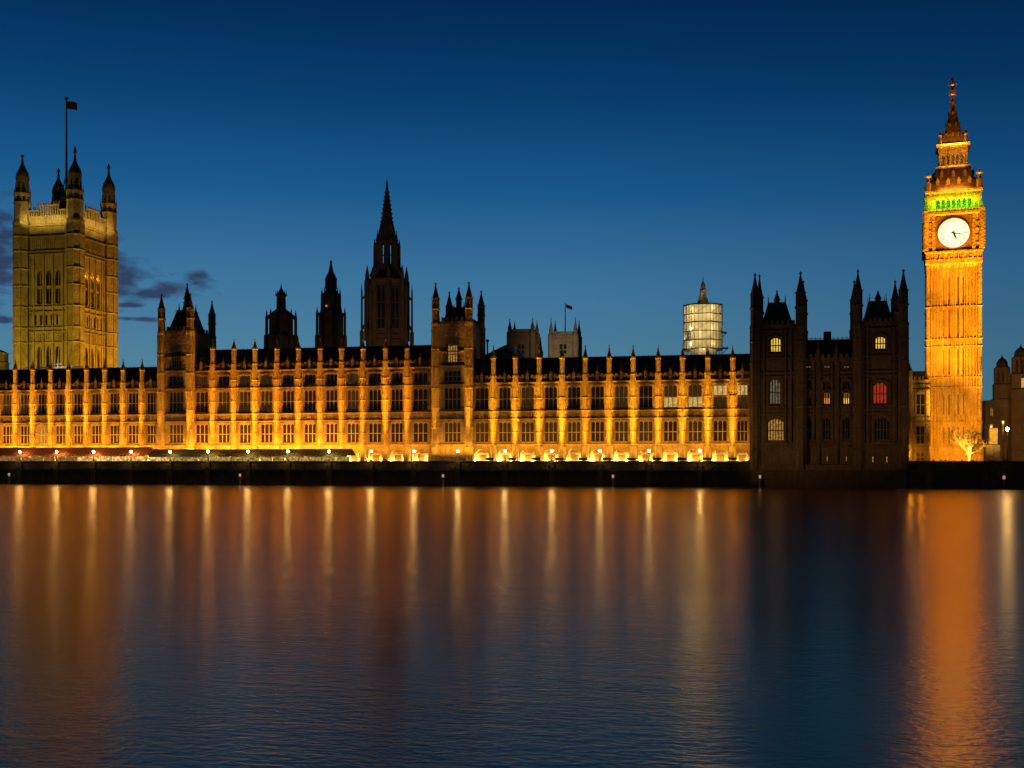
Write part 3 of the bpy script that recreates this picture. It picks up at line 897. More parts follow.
def dial(parent, a):
    r = bw(14.7)
    d0 = K - .3
    surround = MB().poly([(x * bw(17.8), 0, z * bw(17.2)) for x, z in ((-1, -1), (1, -1), (1, 1), (-1, 1))], (0, -.12, 0))
    root = surround.obj('dial_surround', M['gold_dark'], parent, (d0 * math.sin(a), -d0 * math.cos(a), bz(232.6)), a)
    ring = MB(); n = 48
    for k in range(n):
        t0, t1 = 2 * math.pi * k / n, 2 * math.pi * (k + 1) / n
        ring.poly([(r * 1.0 * math.cos(t0), -.13, r * 1.0 * math.sin(t0)), (r * 1.07 * math.cos(t0), -.13, r * 1.07 * math.sin(t0)), (r * 1.07 * math.cos(t1), -.13, r * 1.07 * math.sin(t1)), (r * 1.0 * math.cos(t1), -.13, r * 1.0 * math.sin(t1))], (0, -.2, 0))
    ring.obj('dial_rim', M['gold'], root)
    f = MB().poly([(r * math.cos(2 * math.pi * k / n), -.13, r * math.sin(2 * math.pi * k / n)) for k in range(n)], (0, -.1, 0))
    face = f.obj('clock_face', M['opal'], root)
    num = MB()

    def bar(x0, z0, x1, z1, w):
        d = Vector((x1 - x0, 0, z1 - z0)); L = d.length; d.normalize(); nn = Vector((-d.z, 0, d.x)) * w / 2
        p, q = Vector((x0, -.235, z0)), Vector((x1, -.235, z1))
        num.poly([p - nn, q - nn, q + nn, p + nn], (0, -.03, 0))
    for h in range(12):
        ang = R(90 - 30 * h); out = Vector((math.cos(ang), math.sin(ang))); tan = Vector((math.sin(ang), -math.cos(ang)))
        s = ROM[h]; ww = {'I': .16, 'V': .34, 'X': .36}
        tot = sum(ww[c] for c in s); u = -tot / 2
        P = lambda u_, v_: (out * v_ + tan * u_)
        ri, ro = r * .70, r * .86
        for c in s:
            cw_ = ww[c]
            if c == 'I': segs = [((u + cw_ / 2, ri), (u + cw_ / 2, ro))]
            elif c == 'V': segs = [((u + .03, ro), (u + cw_ / 2, ri)), ((u + cw_ / 2, ri), (u + cw_ - .03, ro))]
            else: segs = [((u + .03, ro), (u + cw_ - .03, ri)), ((u + .03, ri), (u + cw_ - .03, ro))]
            for p, q in segs:
                A, B = P(*p), P(*q); bar(A.x, A.y, B.x, B.y, .06)
            u += cw_
    for k in range(60):
        ang = R(6 * k); bar(r * .91 * math.cos(ang), r * .91 * math.sin(ang), r * .95 * math.cos(ang), r * .95 * math.sin(ang), .04)
    for k in range(48):
        t0, t1 = 2 * math.pi * k / 48, 2 * math.pi * (k + 1) / 48
        for rr in (.685, .875): num.poly([(r * rr * math.cos(t0), -.232, r * rr * math.sin(t0)), (r * (rr + .012) * math.cos(t0), -.232, r * (rr + .012) * math.sin(t0)), (r * (rr + .012) * math.cos(t1), -.232, r * (rr + .012) * math.sin(t1)), (r * rr * math.cos(t1), -.232, r * rr * math.sin(t1))], (0, -.033, 0))
    num.obj('dial_marking', M['dial_ink'], face)

    def hand(nm, deg, L, w, y):
        ang = R(90 - deg); o = Vector((math.cos(ang), math.sin(ang))); t = Vector((-o.y, o.x))
        pts = [o * -L * .22 + t * w * .5, o * -L * .22 - t * w * .5, o * L * .5 - t * w * .55, o * L, o * L * .5 + t * w * .55]
        MB().poly([(p.x, y, p.y) for p in pts], (0, -.05, 0)).obj(nm, M['iron'], face)
    hand('hour_hand', 158.5, r * .55, .40, -.30)
    hand('minute_hand', 102, r * .83, .24, -.38)
    return root


M['gold_dark'] = plain('gilded_iron_surround', (0.22, 0.14, 0.05), .6, .2, .5, 2.0)
for i in range(4): dial(bb, i * math.pi / 2)
# belfry
BF = bw(24.8)
bf = MB()
for i in range(4):
    pl = [lambda u, d, z: (u, -BF - d, z), lambda u, d, z: (BF + d, u, z), lambda u, d, z: (-u, BF + d, z), lambda u, d, z: (-BF - d, -u, z)][i]
    ops = [(bw(-16.4 + k * 4.9), bw(-13.0 + k * 4.9), bz(209), bz(198.5)) for k in range(7)]
    e = 0 if i % 2 == 0 else .8
    wall_grid(bf, pl, -BF + e, BF - e, bz(211) + .002, z_bf, ops, .8)
    for o in ops: arch_fill(bf, pl, o[0], o[1], o[3] - .7, o[3], -.5, 0, 3)
    for k in range(16): c = -22.5 + k * 3; cell(bf, pl, bw(c - .8), bw(c + .8), .002, .2, bz(197.5), bz(195.3))
    for c in (-24, -19, 19, 24): cell(bf, pl, bw(c - 1), bw(c + 1), .002, .3, bz(211), bz(194.5))
bf.square(0, 0, [(z_bf + .002, BF + .1), (z_bf + .3, BF + .5), (bz(190), BF + .5)])
bf.obj('belfry', M['stone'], bb)
# balustrade on top of the clock stage
bl = MB()
for i in range(4):
    pl = [lambda u, d, z: (u, -K - d, z), lambda u, d, z: (K + d, u, z), lambda u, d, z: (-u, K + d, z), lambda u, d, z: (-K - d, -u, z)][i]
    for k in range(19): c = -26.1 + k * 2.9; cell(bl, pl, bw(c - .5), bw(c + .5), .1, .3, bz(211) + .003, bz(209))
    cell(bl, pl, -K, K, .08, .32, bz(209), bz(208.4))
bl.obj('balustrade', M['stone'], bb)
M['roof_gilt'] = plain('gilded_iron_roof', (0.20, 0.11, 0.045), .55, .1, .5, 1.5)
lr = MB().square(0, 0, [(bz(190) + .002, bw(25.6)), (bz(188), bw(25.6)), (bz(181), bw(20.8)), (bz(173), bw(17.2)), (bz(166.5), bw(15.2))])
lro = lr.obj('lower_roof', M['roof_gilt'], bb)
for i in range(4):
    a = i * math.pi / 2
    for (y, cs, rr) in ((184, (-15, -5, 5, 15), 23.6), (176, (-11, 0, 11), 19.2)):
        for c in cs:
            d = MB().box(-.34, .34, -.1, 1.0, 0, .7); d.poly([(-.45, -.15, .7), (.45, -.15, .7), (0, -.15, 1.6)], (0, 1.3, 0))
            o = d.obj('dormer', M['gold'], lro); q = bw(rr)
            o.location = (bw(c) * math.cos(a) + q * math.sin(a), bw(c) * math.sin(a) - q * math.cos(a), bz(y)); o.rotation_euler = (0, 0, a)
LN = bw(13.4)
ln = MB()
for i in range(4):
    pl = [lambda u, d, z: (u, -LN - d, z), lambda u, d, z: (LN + d, u, z), lambda u, d, z: (-u, LN + d, z), lambda u, d, z: (-LN - d, -u, z)][i]
    ops = [(bw(-10.4 + k * 4.4), bw(-8 + k * 4.4), bz(163), bz(154)) for k in range(5)]
    e = 0 if i % 2 == 0 else .5
    wall_grid(ln, pl, -LN + e, LN - e, bz(166.5) + .002, bz(146), ops, .5)
    for k in range(9): c = -12 + k * 3; cell(ln, pl, bw(c - .7), bw(c + .7), .002, .15, bz(151.5), bz(147))
ln.square(0, 0, [(bz(167), LN + .8), (bz(165), LN + .8)]).square(0, 0, [(bz(146) + .002, LN + .6), (bz(144), LN + .6)])
ln.box(-LN + .7, LN - .7, -LN + .7, LN - .7, bz(165), bz(147))
ln.obj('lantern', M['gold2'] if 'gold2' in M else M['stone'], bb)
ur = MB().square(0, 0, [(bz(144) + .002, bw(13)), (bz(142.5), bw(12.7)), (bz(136), bw(9.6)), (bz(125), bw(6.6)), (bz(114), bw(4)), (bz(104), bw(2.2)), (bz(96), bw(1.5))])
uro = ur.obj('spire_roof', M['roof_gilt'], bb)
for i in range(4):
    a = i * math.pi / 2
    for (y, cs, rr) in ((136, (-5.4, 0, 5.4), 9.7), (126, (-2.7, 2.7), 6.9), (115, (0,), 4.3), (105, (0,), 2.4)):
        for c in cs:
            d = MB().box(-.22, .22, 0, .6, 0, .5); d.poly([(-.3, -.05, .5), (.3, -.05, .5), (0, -.05, 1.1)], (0, .7, 0))
            o = d.obj('dormer', M['gold'], uro); q = bw(rr)
            o.location = (bw(c) * math.cos(a) + q * math.sin(a), bw(c) * math.sin(a) - q * math.cos(a), bz(y)); o.rotation_euler = (0, 0, a)
fn = MB().loft(0, 0, [(bz(96), .35), (bz(95), .9), (bz(91), .9), (bz(90), .3), (bz(86), .25)]).ball((0, 0, bz(84.5)), .75).tube((0, 0, bz(86)), (0, 0, bz(74)), .16, .06)
fn.box(-.7, .7, -.1, .1, bz(79.6), bz(78.6)).box(-1.1, 1.1, -.1, .1, bz(85.2), bz(84))
fn.obj('finial', M['gold'], bb)
for sx_ in (-1, 1):
    for sy_ in (-1, 1):
        m = MB().loft(sx_ * bw(24), sy_ * bw(24), [(bz(190), .8), (bz(182), .7), (bz(181), .4), (bz(177), .35), (bz(176), .8), (bz(174.8), .8), (bz(174), .2), (bz(171.5), 0)])
        m.obj('corner_pinnacle', M['gold'], bb)
        m = MB().loft(sx_ * bw(12.2), sy_ * bw(12.2), [(bz(144), .5), (bz(137), .35), (bz(135), .5), (bz(133), .2), (bz(128), 0)])
        m.obj('corner_pinnacle', M['gold'], bb)
        m = MB().loft(sx_ * (K - .1), sy_ * (K - .1), [(bz(249), .7), (bz(211), .7), (bz(209), .75), (bz(205.5), .35), (bz(203), 0)])
        m.obj('corner_pinnacle', M['stone'], bb)


def bbp(x, y, z):
    """tower-local point to world"""
    c, s = math.cos(R(-7.5)), math.sin(R(-7.5))
    return (bbx + x * c - y * s, YB + 6.5 + x * s + y * c, ZT + z)


BORANGE = (1.0, .33, .008)
for sx_ in (-1, 1):
    spot('clock_tower_flood', bbp(sx_ * 3, -27, 1.5), bbp(sx_ * 1.5, -S, bz(425)), 24000, 80, BORANGE, .9, .4)
    spot('clock_tower_flood', bbp(*((12, -17) if sx_ > 0 else (-2, -29)), 2.5), bbp(sx_ * 1.5, -S, bz(300)), 215000, 46, BORANGE, .9, .4)
    spot('clock_tower_flood', bbp(*((14, -22) if sx_ > 0 else (-2, -30)), 2.5), bbp(0, -S, bz(225)), 330000, 22, BORANGE, .9, .4)
spot('clock_tower_flood', bbp(0, -32, 2.5), bbp(0, -6, bz(140)), 100000, 18, (1.0, .36, .02), .9, .4)
point('link_lamp', (PX(908.5, YL), YL - 2.2, 7.5), 200, (1.0, .42, .03), .2)
point('link_lamp', (PX(918, YL), YL - 5, 7.0), 240, BORANGE, .2)
for (x, y) in ((0, 0), (-3.2, -3.2), (3.2, -3.2), (3.2, 3.2)):
    point('belfry_lamp', bbp(x, y, bz(206)), 380, (.02, 1.0, .08), .3)
for i, (x, y) in enumerate(((0, -1), (-1, 0), (1, 0))):
    c = (x * (K + 3.2), y * (K + 3.2), bz(204))
    aim = (x * BF, y * BF, bz(202))
    o = strip('belfry_wash', bbp(*c), bbp(*aim), 430, 11, .4, (.45, 1.0, .012))
    o.data.spread = R(84)
for y, q in ((146, 17), (166.2, 18.5), (190, 30)):
    strip('roof_wash', bbp(0, -bw(q) - .4, bz(y)), bbp(0, -bw(q) + 2.2, bz(y) + 6), {146: 420, 166.2: 160, 190: 700}[y], 6, .3, (1.0, .42, .05))

# ------------------------------------------------------------------ great square tower at the left
YV = 57.0
vx1, vx0 = PX(75, YV), PX(22.5, YV)
VS = (vx1 - vx0) / 2
vcx, vcy = (vx0 + vx1) / 2, YV + VS
vt = thing('square_tower', 'massive square stone tower with corner turrets and flagpole, dimly lit yellow', 'tower', (vcx, vcy, ZT))
vd = depth(vx1, YV)
vz = lambda y: HC + (CY - y) * vd / F - ZT
frv = [lambda u, d, z: (u, -VS - d, z), lambda u, d, z: (VS + d, u, z), lambda u, d, z: (-u, VS + d, z), lambda u, d, z: (-VS - d, -u, z)]
MB().box(-VS + 1.4, VS - 1.4, -VS + 1.4, VS - 1.4, 0, vz(226)).obj('core', M['glass'], vt)
w = MB()
up = VS / 26.2
for i, pl in enumerate(frv):
    ops = []
    for c in (-9.2, 0, 9.2):
        ops.append((up * (c - 2.6), up * (c + 2.6), vz(303), vz(268)))
        ops.append((up * (c - 2.4), up * (c + 2.4), vz(368), vz(345)))
    for k in range(6): ops.append((up * (-14 + k * 5.4), up * (-12 + k * 5.4), vz(324), vz(314)))
    e = 0 if i % 2 == 0 else 1.2
    wall_grid(w, pl, -VS + e, VS - e, 0, vz(222), ops, 1.2)
    for o in ops:
        if o[1] - o[0] > 1.2: arch_fill(w, pl, o[0], o[1], o[3] - 2.2, o[3], -.8, 0, 4); cell(w, pl, (o[0] + o[1]) / 2 - .12, (o[0] + o[1]) / 2 + .12, -.8, -.4, o[2], o[3])
        if o[3] - o[2] > 9: cell(w, pl, o[0], o[1], -.7, -.35, (o[2] + o[3]) / 2 - .6, (o[2] + o[3]) / 2 + .3)
    for y in (224, 235, 250, 253, 306, 311, 327, 331, 342): cell(w, pl, -VS, VS, .003, .45, vz(y + .6), vz(y - .6))
    for c in (-18, -14.3, -4.6, 4.6, 14.3, 18):
        cell(w, pl, up * (c - .55), up * (c + .55), .002, .35, 0, vz(253))
    for k in range(-9, 10): cell(w, pl, up * (k * 2 - .3), up * (k * 2 + .3), .002, .22, vz(249), vz(236)); cell(w, pl, up * (k * 2 - .3), up * (k * 2 + .3), .002, .18, vz(341), vz(331.5))
w.obj('wall', M['stone'], vt)
pp = MB()
for i, pl in enumerate(frv):
    cell(pp, pl, -VS, VS, -.3, .3, vz(222), vz(220.5))
    for k in range(-8, 9):
        c = k * 2.4
        top = 203 if abs(c) < 10.5 else 208
        cell(pp, pl, up * (c - .5), up * (c + .5), -.2, .25, vz(220.5), vz(top))
    for (a, b, t) in ((-20, -10.5, 208), (-10.5, 10.5, 203), (10.5, 20, 208)):
        cell(pp, pl, up * a, up * b, -.15, .2, vz(t + 1.6), vz(t)); cell(pp, pl, up * a, up * b, -.1, .15, vz(220.4), vz(214)) if True else 0
    for k in range(-4, 5): c = k * 2.6; p_ = pl(up * c, 0, 0); spirelet(pp, p_[0], p_[1], vz(203), .25, vz(199))
pp.obj('openwork_parapet', M['stone'], vt)
for (sx_, sy_, yt) in ((-1, -1, 151), (1, -1, 145), (1, 1, 147), (-1, 1, 149)):
    x, y = sx_ * VS, sy_ * VS
    q = up * 26.2 / 26.2
    r = 2.75
    m = MB().loft(x, y, [(0, r), (vz(224), r), (vz(222), r * 1.1), (vz(220), r * 1.1), (vz(219.5), r * .92), (vz(202), r * .92), (vz(201), r * .92)])
    # open arcaded stages
    def arcade(z0, z1, rr):
        for k in range(8):
            a = math.pi / 8 + k * math.pi / 4; m.loft(x + rr * math.cos(a), y + rr * math.sin(a), [(z0, .45), (z1, .45)], 4)
        m.loft(x, y, [(z0, rr * .45), (z1, rr * .45)], 8)
    m.loft(x, y, [(vz(201), r * 1.05), (vz(200), r * 1.05)])
    arcade(vz(200), vz(194), r * .75)
    m.loft(x, y, [(vz(194), r * .95), (vz(191), r * 1.0), (vz(190), r * .8), (vz(187.5), r * .72)])
    arcade(vz(187.5), vz(180), r * .6)
    for y_ in (235, 250, 306, 327, 342, 285, 268): m.loft(x, y, [(vz(y_) - .4, r * .99), (vz(y_), r * 1.12), (vz(y_) + .4, r * .99)])
    for k in range(8):
        a = math.pi / 8 + k * math.pi / 4; m.box(x + r * .98 * math.cos(a) - .18, x + r * .98 * math.cos(a) + .18, y + r * .98 * math.sin(a) - .18, y + r * .98 * math.sin(a) + .18, 0, vz(224))
        b_ = (x + r * .88 * math.cos(a), y + r * .88 * math.sin(a)); spirelet(m, b_[0], b_[1], vz(192), .22, vz(184))
    o = m.obj('turret', M['stone'], vt)
    d = MB().loft(x, y, [(vz(180), r * .66), (vz(178.5), r * .72), (vz(174), r * .76), (vz(170), r * .66), (vz(166), r * .42), (vz(161), r * .18), (vz(154), r * .1), (vz(153.5), r * .2), (vz(152), r * .2), (vz(yt), 0)])
    d.obj('cupola', M['stone_dark'], o)
sp = MB().square(0, 0, [(vz(221), VS * .55), (vz(192), VS * .12), (vz(188), VS * .1)])
sp.obj('roof', M['roof'], vt)
fp = MB().tube((0, 0, vz(195)), (0, 0, vz(88)), .42, .22, 8).ball((0, 0, vz(87)), .6)
for k in range(4):
    a = k * math.pi / 2 + .4; fp.tube((3 * math.cos(a), 3 * math.sin(a), vz(205)), (0, 0, vz(165)), .2)
fp.obj('flagpole', M['iron'], vt)
# flag flies to the right
vfx = PX(69, vcy)
fl = MB(); n = 8; L = 3.7; Hh = 2.5
pts = []
for k in range(n):
    t0, t1 = k / n, (k + 1) / n
    y0, y1 = .5 * math.sin(t0 * 6), .5 * math.sin(t1 * 6)
    z0, z1 = -1.0 * t0 * t0, -1.0 * t1 * t1
    fl.hexa([(t0 * L, y0, z0 - Hh), (t1 * L, y1, z1 - Hh), (t1 * L, y1 + .06, z1 - Hh), (t0 * L, y0 + .06, z0 - Hh), (t0 * L, y0, z0), (t1 * L, y1, z1), (t1 * L, y1 + .06, z1), (t0 * L, y0 + .06, z0)])
tag(fl.obj('flag', M['flag_red'], None, (vcx + .25, vcy, ZT + vz(89.5))), 'dark red flag flying from the pole on the great square tower', 'flag')
OL = (1.0, .68, .04)
spot('square_tower_flood', (vcx - 2, YV - 34, 16), (vcx, YV, 52), 52000, 70, OL, .9, .5)
spot('square_tower_flood', (vx1 + 36, vcy - 2, 14), (vx1, vcy, 50), 150000, 56, (1.0, .47, .02), .9, .5)
strip('parapet_wash', (vcx, YV - 3.6, ZT + vz(222)), (vcx, YV, ZT + vz(210)), 620, VS * 1.5, .3, (1.0, .72, .16))
o = strip('parapet_wash', (vx1 + 3.6, vcy, ZT + vz(222)), (vx1, vcy, ZT + vz(210)), 520, VS * 1.5, .3, (1.0, .62, .12))

for c in (-9.2, 0, 9.2): point('belfry_window_lamp', (vx1 - .25, vcy + up * c, ZT + vz(273)), 55, (1.0, .42, .03), .2)

# ------------------------------------------------------------------ spires and turrets behind


def back_tower(name, label, cat, x, Y, mat='stone_dark'):
    X = PX(x, Y); d = depth(X, Y)
    root = thing(name, label, cat, (X, Y, ZT))
    Z = lambda y: HC + (CY - y) * d / F - ZT
    Wp = lambda p: p * d / F
    return root, Z, Wp


# central octagonal spire
ct, Z, Wp = back_tower('octagonal_spire_tower', 'dark octagonal lantern tower topped by a tall slender stone spire', 'tower', 387, 68)
m = MB().loft(0, 0, [(0, Wp(21)), (Z(341), Wp(21)), (Z(340), Wp(20)), (Z(330), Wp(20))])
R0 = Wp(19.6)
m.loft(0, 0, [(Z(330), R0 * .93), (Z(284), R0 * .93)])
for k in range(8):
    a = math.pi / 8 + k * math.pi / 4
    m.loft(R0 * math.cos(a), R0 * math.sin(a), [(Z(341), 1.0), (Z(281), .9)], 6)
for y in (338, 283): m.loft(0, 0, [(Z(y) - .5, R0), (Z(y), R0 * 1.08), (Z(y) + .6, R0 * 1.08), (Z(y) + .9, R0)])
m.loft(0, 0, [(Z(281), Wp(19)), (Z(279), Wp(15)), (Z(265), Wp(9.8))])
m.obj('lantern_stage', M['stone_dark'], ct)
ap = R0 * .93 * math.cos(math.pi / 8)
for k in range(8):
    a = k * math.pi / 4
    o = window(ct, (ap * 1.03 * math.sin(a), -ap * 1.03 * math.cos(a), Z(336)), Wp(9.5), Z(289) - Z(336), 'glow_grey2' if 'glow_grey2' in M else 'glass', rz=a, lights=2, transoms=2, fmat='stone_dark', bar=.3)
for k in range(8):
    a = math.pi / 8 + k * math.pi / 4
    c, s = math.cos(a), math.sin(a)
    m = MB().loft(Wp(25) * c, Wp(25) * s, [(0, Wp(2.0)), (Z(332), Wp(2.0)), (Z(331), Wp(1.1)), (Z(292), Wp(.9)), (Z(283), 0)], 6)
    m.tube((Wp(25) * c, Wp(25) * s, Z(300)), (R0 * c, R0 * s, Z(294)), .3); m.tube((Wp(25) * c, Wp(25) * s, Z(330)), (R0 * c, R0 * s, Z(322)), .4)
    m.obj('buttress', M['stone_dark'], ct)
    m = MB().loft(R0 * c, R0 * s, [(Z(281), .7), (Z(275), .6), (Z(265), 0)], 6); m.obj('pinnacle', M['stone_dark'], ct)
    m = MB().loft(Wp(10) * c, Wp(10) * s, [(Z(268), .85), (Z(243), .75)], 6)
    m.loft(Wp(12.3) * c, Wp(12.3) * s, [(Z(268), .45), (Z(246), .4), (Z(238), 0)], 5)
    m.tube((Wp(16) * c, Wp(16) * s, Z(277)), (Wp(12) * c, Wp(12) * s, Z(266)), .5)
    m.tube((Wp(12.3) * c, Wp(12.3) * s, Z(250)), (Wp(10) * c, Wp(10) * s, Z(247)), .25)
    m.obj('upper_lantern_post', M['stone_dark'], ct)
m = MB().loft(0, 0, [(Z(243.5), Wp(10.8)), (Z(241), Wp(10.8)), (Z(236), Wp(9)), (Z(230), Wp(8)), (Z(224), Wp(6.6)), (Z(223), Wp(6)), (Z(210), Wp(4.2)), (Z(195), Wp(2.2)), (Z(186), Wp(1)), (Z(183), Wp(1.2)), (Z(181), Wp(.4)), (Z(177), 0)])
for k in range(8):
    a = math.pi / 8 + k * math.pi / 4
    spirelet(m, Wp(9.5) * math.cos(a), Wp(9.5) * math.sin(a), Z(241), .5, Z(230))
    for q in range(8):
        t = q / 8; rr = Wp(6 - 4.8 * t); m.ball((rr * math.cos(a), rr * math.sin(a), Z(222 - 34 * t)), .3, 5, 3)
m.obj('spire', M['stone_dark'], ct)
MB().loft(0, 0, [(Z(256), Wp(.25)), (Z(243), Wp(.25))], 4).box(-Wp(7.5), Wp(7.5), -.15, .15, Z(255.6), Z(254.6)).obj('lantern_bar', M['iron'], ct)

# added unseen spots imitating warm spill on the dark spires and turrets
spot('spire_fill', (PX(375, 20), 20, 12), (PX(387, 68), 68, 45), 13000, 80, (1.0, .5, .2), 1.0, 1.0)
spot('spire_fill', (PX(305, 12), 12, 10), (PX(305, 30), 30, 34), 2600, 110, (1.0, .45, .16), 1.0, 1.0)

# smaller ventilation turrets
va, Z, Wp = back_tower('ventilation_turret', 'squat dark turret with small lantern and corner posts left of a taller one', 'tower', 281.2, 30)
m = MB().loft(0, 0, [(0, Wp(9.2)), (Z(312.5), Wp(9.2)), (Z(311.5), Wp(8)), (Z(309), Wp(4.8)), (Z(297), Wp(4.4)), (Z(296), Wp(5.2)), (Z(295), Wp(5.0)), (Z(291), Wp(2.3)), (Z(288), Wp(1)), (Z(283), 0)])
m.loft(0, 0, [(0, Wp(13)), (Z(337), Wp(13)), (Z(336), Wp(10))])
for k in range(8):
    a = math.pi / 8 + k * math.pi / 4; m.box(Wp(9) * math.cos(a) - .2, Wp(9) * math.cos(a) + .2, Wp(9) * math.sin(a) - .2, Wp(9) * math.sin(a) + .2, Z(336), Z(313))
    spirelet(m, Wp(5.1) * math.cos(a), Wp(5.1) * math.sin(a), Z(296), .2, Z(290))
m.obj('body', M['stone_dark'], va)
for k in range(8):
    a = math.pi / 8 + k * math.pi / 4; c, s = Wp(14.2) * math.cos(a), Wp(14.2) * math.sin(a)
    m = MB().loft(c, s, [(0, .75), (Z(336), .75), (Z(335), .42), (Z(318), .4), (Z(309), 0)], 6).tube((c, s, Z(319)), (c * .6, s * .6, Z(313.5)), .45); m.obj('corner_post', M['stone_dark'], va)
vb, Z, Wp = back_tower('ventilation_turret', 'tall dark tapering turret between the squat turret and the great spire', 'tower', 331, 30)
m = MB().loft(0, 0, [(0, Wp(11.4)), (Z(313), Wp(11.2)), (Z(311), Wp(8.6)), (Z(293), Wp(7.6)), (Z(290), Wp(5.2)), (Z(278), Wp(4.8)), (Z(277), Wp(5.2)), (Z(272), Wp(2.6)), (Z(264), Wp(1)), (Z(262), Wp(1.2)), (Z(259.5), 0)])
for k in range(8):
    a = math.pi / 8 + k * math.pi / 4
    for (rr, y0, y1) in ((11.3, 345, 314), (8.2, 311, 294), (5, 289, 278)): m.box(Wp(rr) * math.cos(a) - .18, Wp(rr) * math.cos(a) + .18, Wp(rr) * math.sin(a) - .18, Wp(rr) * math.sin(a) + .18, Z(y0), Z(y1))
m.obj('body', M['stone_dark'], vb)
for k in range(8):
    a = math.pi / 8 + k * math.pi / 4; c, s = Wp(13.7) * math.cos(a), Wp(13.7) * math.sin(a)
    m = MB().loft(c, s, [(0, .7), (Z(336), .6), (Z(335), .36), (Z(314), .34), (Z(306), 0)], 6).tube((c, s, Z(316)), (c * .78, s * .78, Z(313)), .35); m.obj('corner_post', M['stone_dark'], vb)
    c, s = Wp(8.9) * math.cos(a), Wp(8.9) * math.sin(a)
    m = MB().loft(c, s, [(Z(311), .35), (Z(295), .3), (Z(287), 0)], 6).tube((c, s, Z(297)), (c * .8, s * .8, Z(294)), .25); m.obj('pinnacle', M['stone_dark'], vb)
MB().ball((-.4, -Wp(8.2) - .1, Z(307)), .28).obj('lamp', M['lamp_small'], vb)

# scaffolded turret
sc_, Z, Wp = back_tower('scaffolded_turret', 'turret wrapped in glowing yellow scaffold sheeting under a dark lantern', 'tower', 703, 30)
m = MB().loft(0, 0, [(0, Wp(13.5)), (Z(306), Wp(13.5)), (Z(304), Wp(6.4)), (Z(300), Wp(5.2)), (Z(297), Wp(4.4)), (Z(296.5), Wp(3.8)), (Z(291), Wp(3.4)), (Z(290.5), Wp(3.9)), (Z(289), Wp(2.9)), (Z(286), Wp(2.5)), (Z(283), Wp(1.5)), (Z(281), Wp(.6)), (Z(275), 0)])
m.obj('turret', M['stone_dark'], sc_)
H = Wp(18.3)
fm = MB(); shm = MB()
yl = [350, 341, 332.5, 323.5, 315.5, 306]
hs = H * math.tan(math.pi / 8)
for i in range(8):
    a = i * math.pi / 4
    pl = lambda u, d, z, a=a: (u * math.cos(a) + (H + d) * math.sin(a), u * math.sin(a) - (H + d) * math.cos(a), z)
    for k in range(4): u = -hs + 2 * hs * k / 4; cell(fm, pl, u - .045, u + .045, .05, .14, 0, Z(304.5))
    for j, y in enumerate(yl): cell(fm, pl, -hs - .12, hs + .12, .04, .26, Z(y) - (.16 if j % 2 else .09), Z(y) + .09)
    for j in range(5):
        if random.random() < .5: fm.tube(pl(-hs, .1, Z(yl[j])), pl(hs, .1, Z(yl[j + 1])), .04, n=4)
        if random.random() < .93: cell(shm, pl, -hs, hs, -.03, 0.0, Z(yl[j]) + .1, Z(yl[j + 1]) - .1)
for (y, a) in ((334, 5.2), (349.5, 6.5)): fm.box(H, H + Wp(a), -hs, -hs + 2, Z(y), Z(y) + .25).tube((H, -hs, Z(y) - 1.4), (H + Wp(a), -hs, Z(y)), .08)
fm.obj('scaffold_poles', M['iron'], sc_); shm.obj('sheeting', M['sheeting'], sc_)
X_, Y_ = sc_.location.x, sc_.location.y
for (dx, y, p) in ((-.5, 318, 900), (.35, 318, 600), (-.15, 335, 1100), (.0, 344, 1000), (.5, 330, 500), (-.6, 330, 500), (-.5, 310, 500), (.5, 310, 500), (.5, 345, 350), (-.6, 345, 350)):
    point('scaffold_lamp', (X_ + dx * H, Y_ - H + .9, ZT + Z(y)), p * 1.5, (1.0, .84, .5), .25)

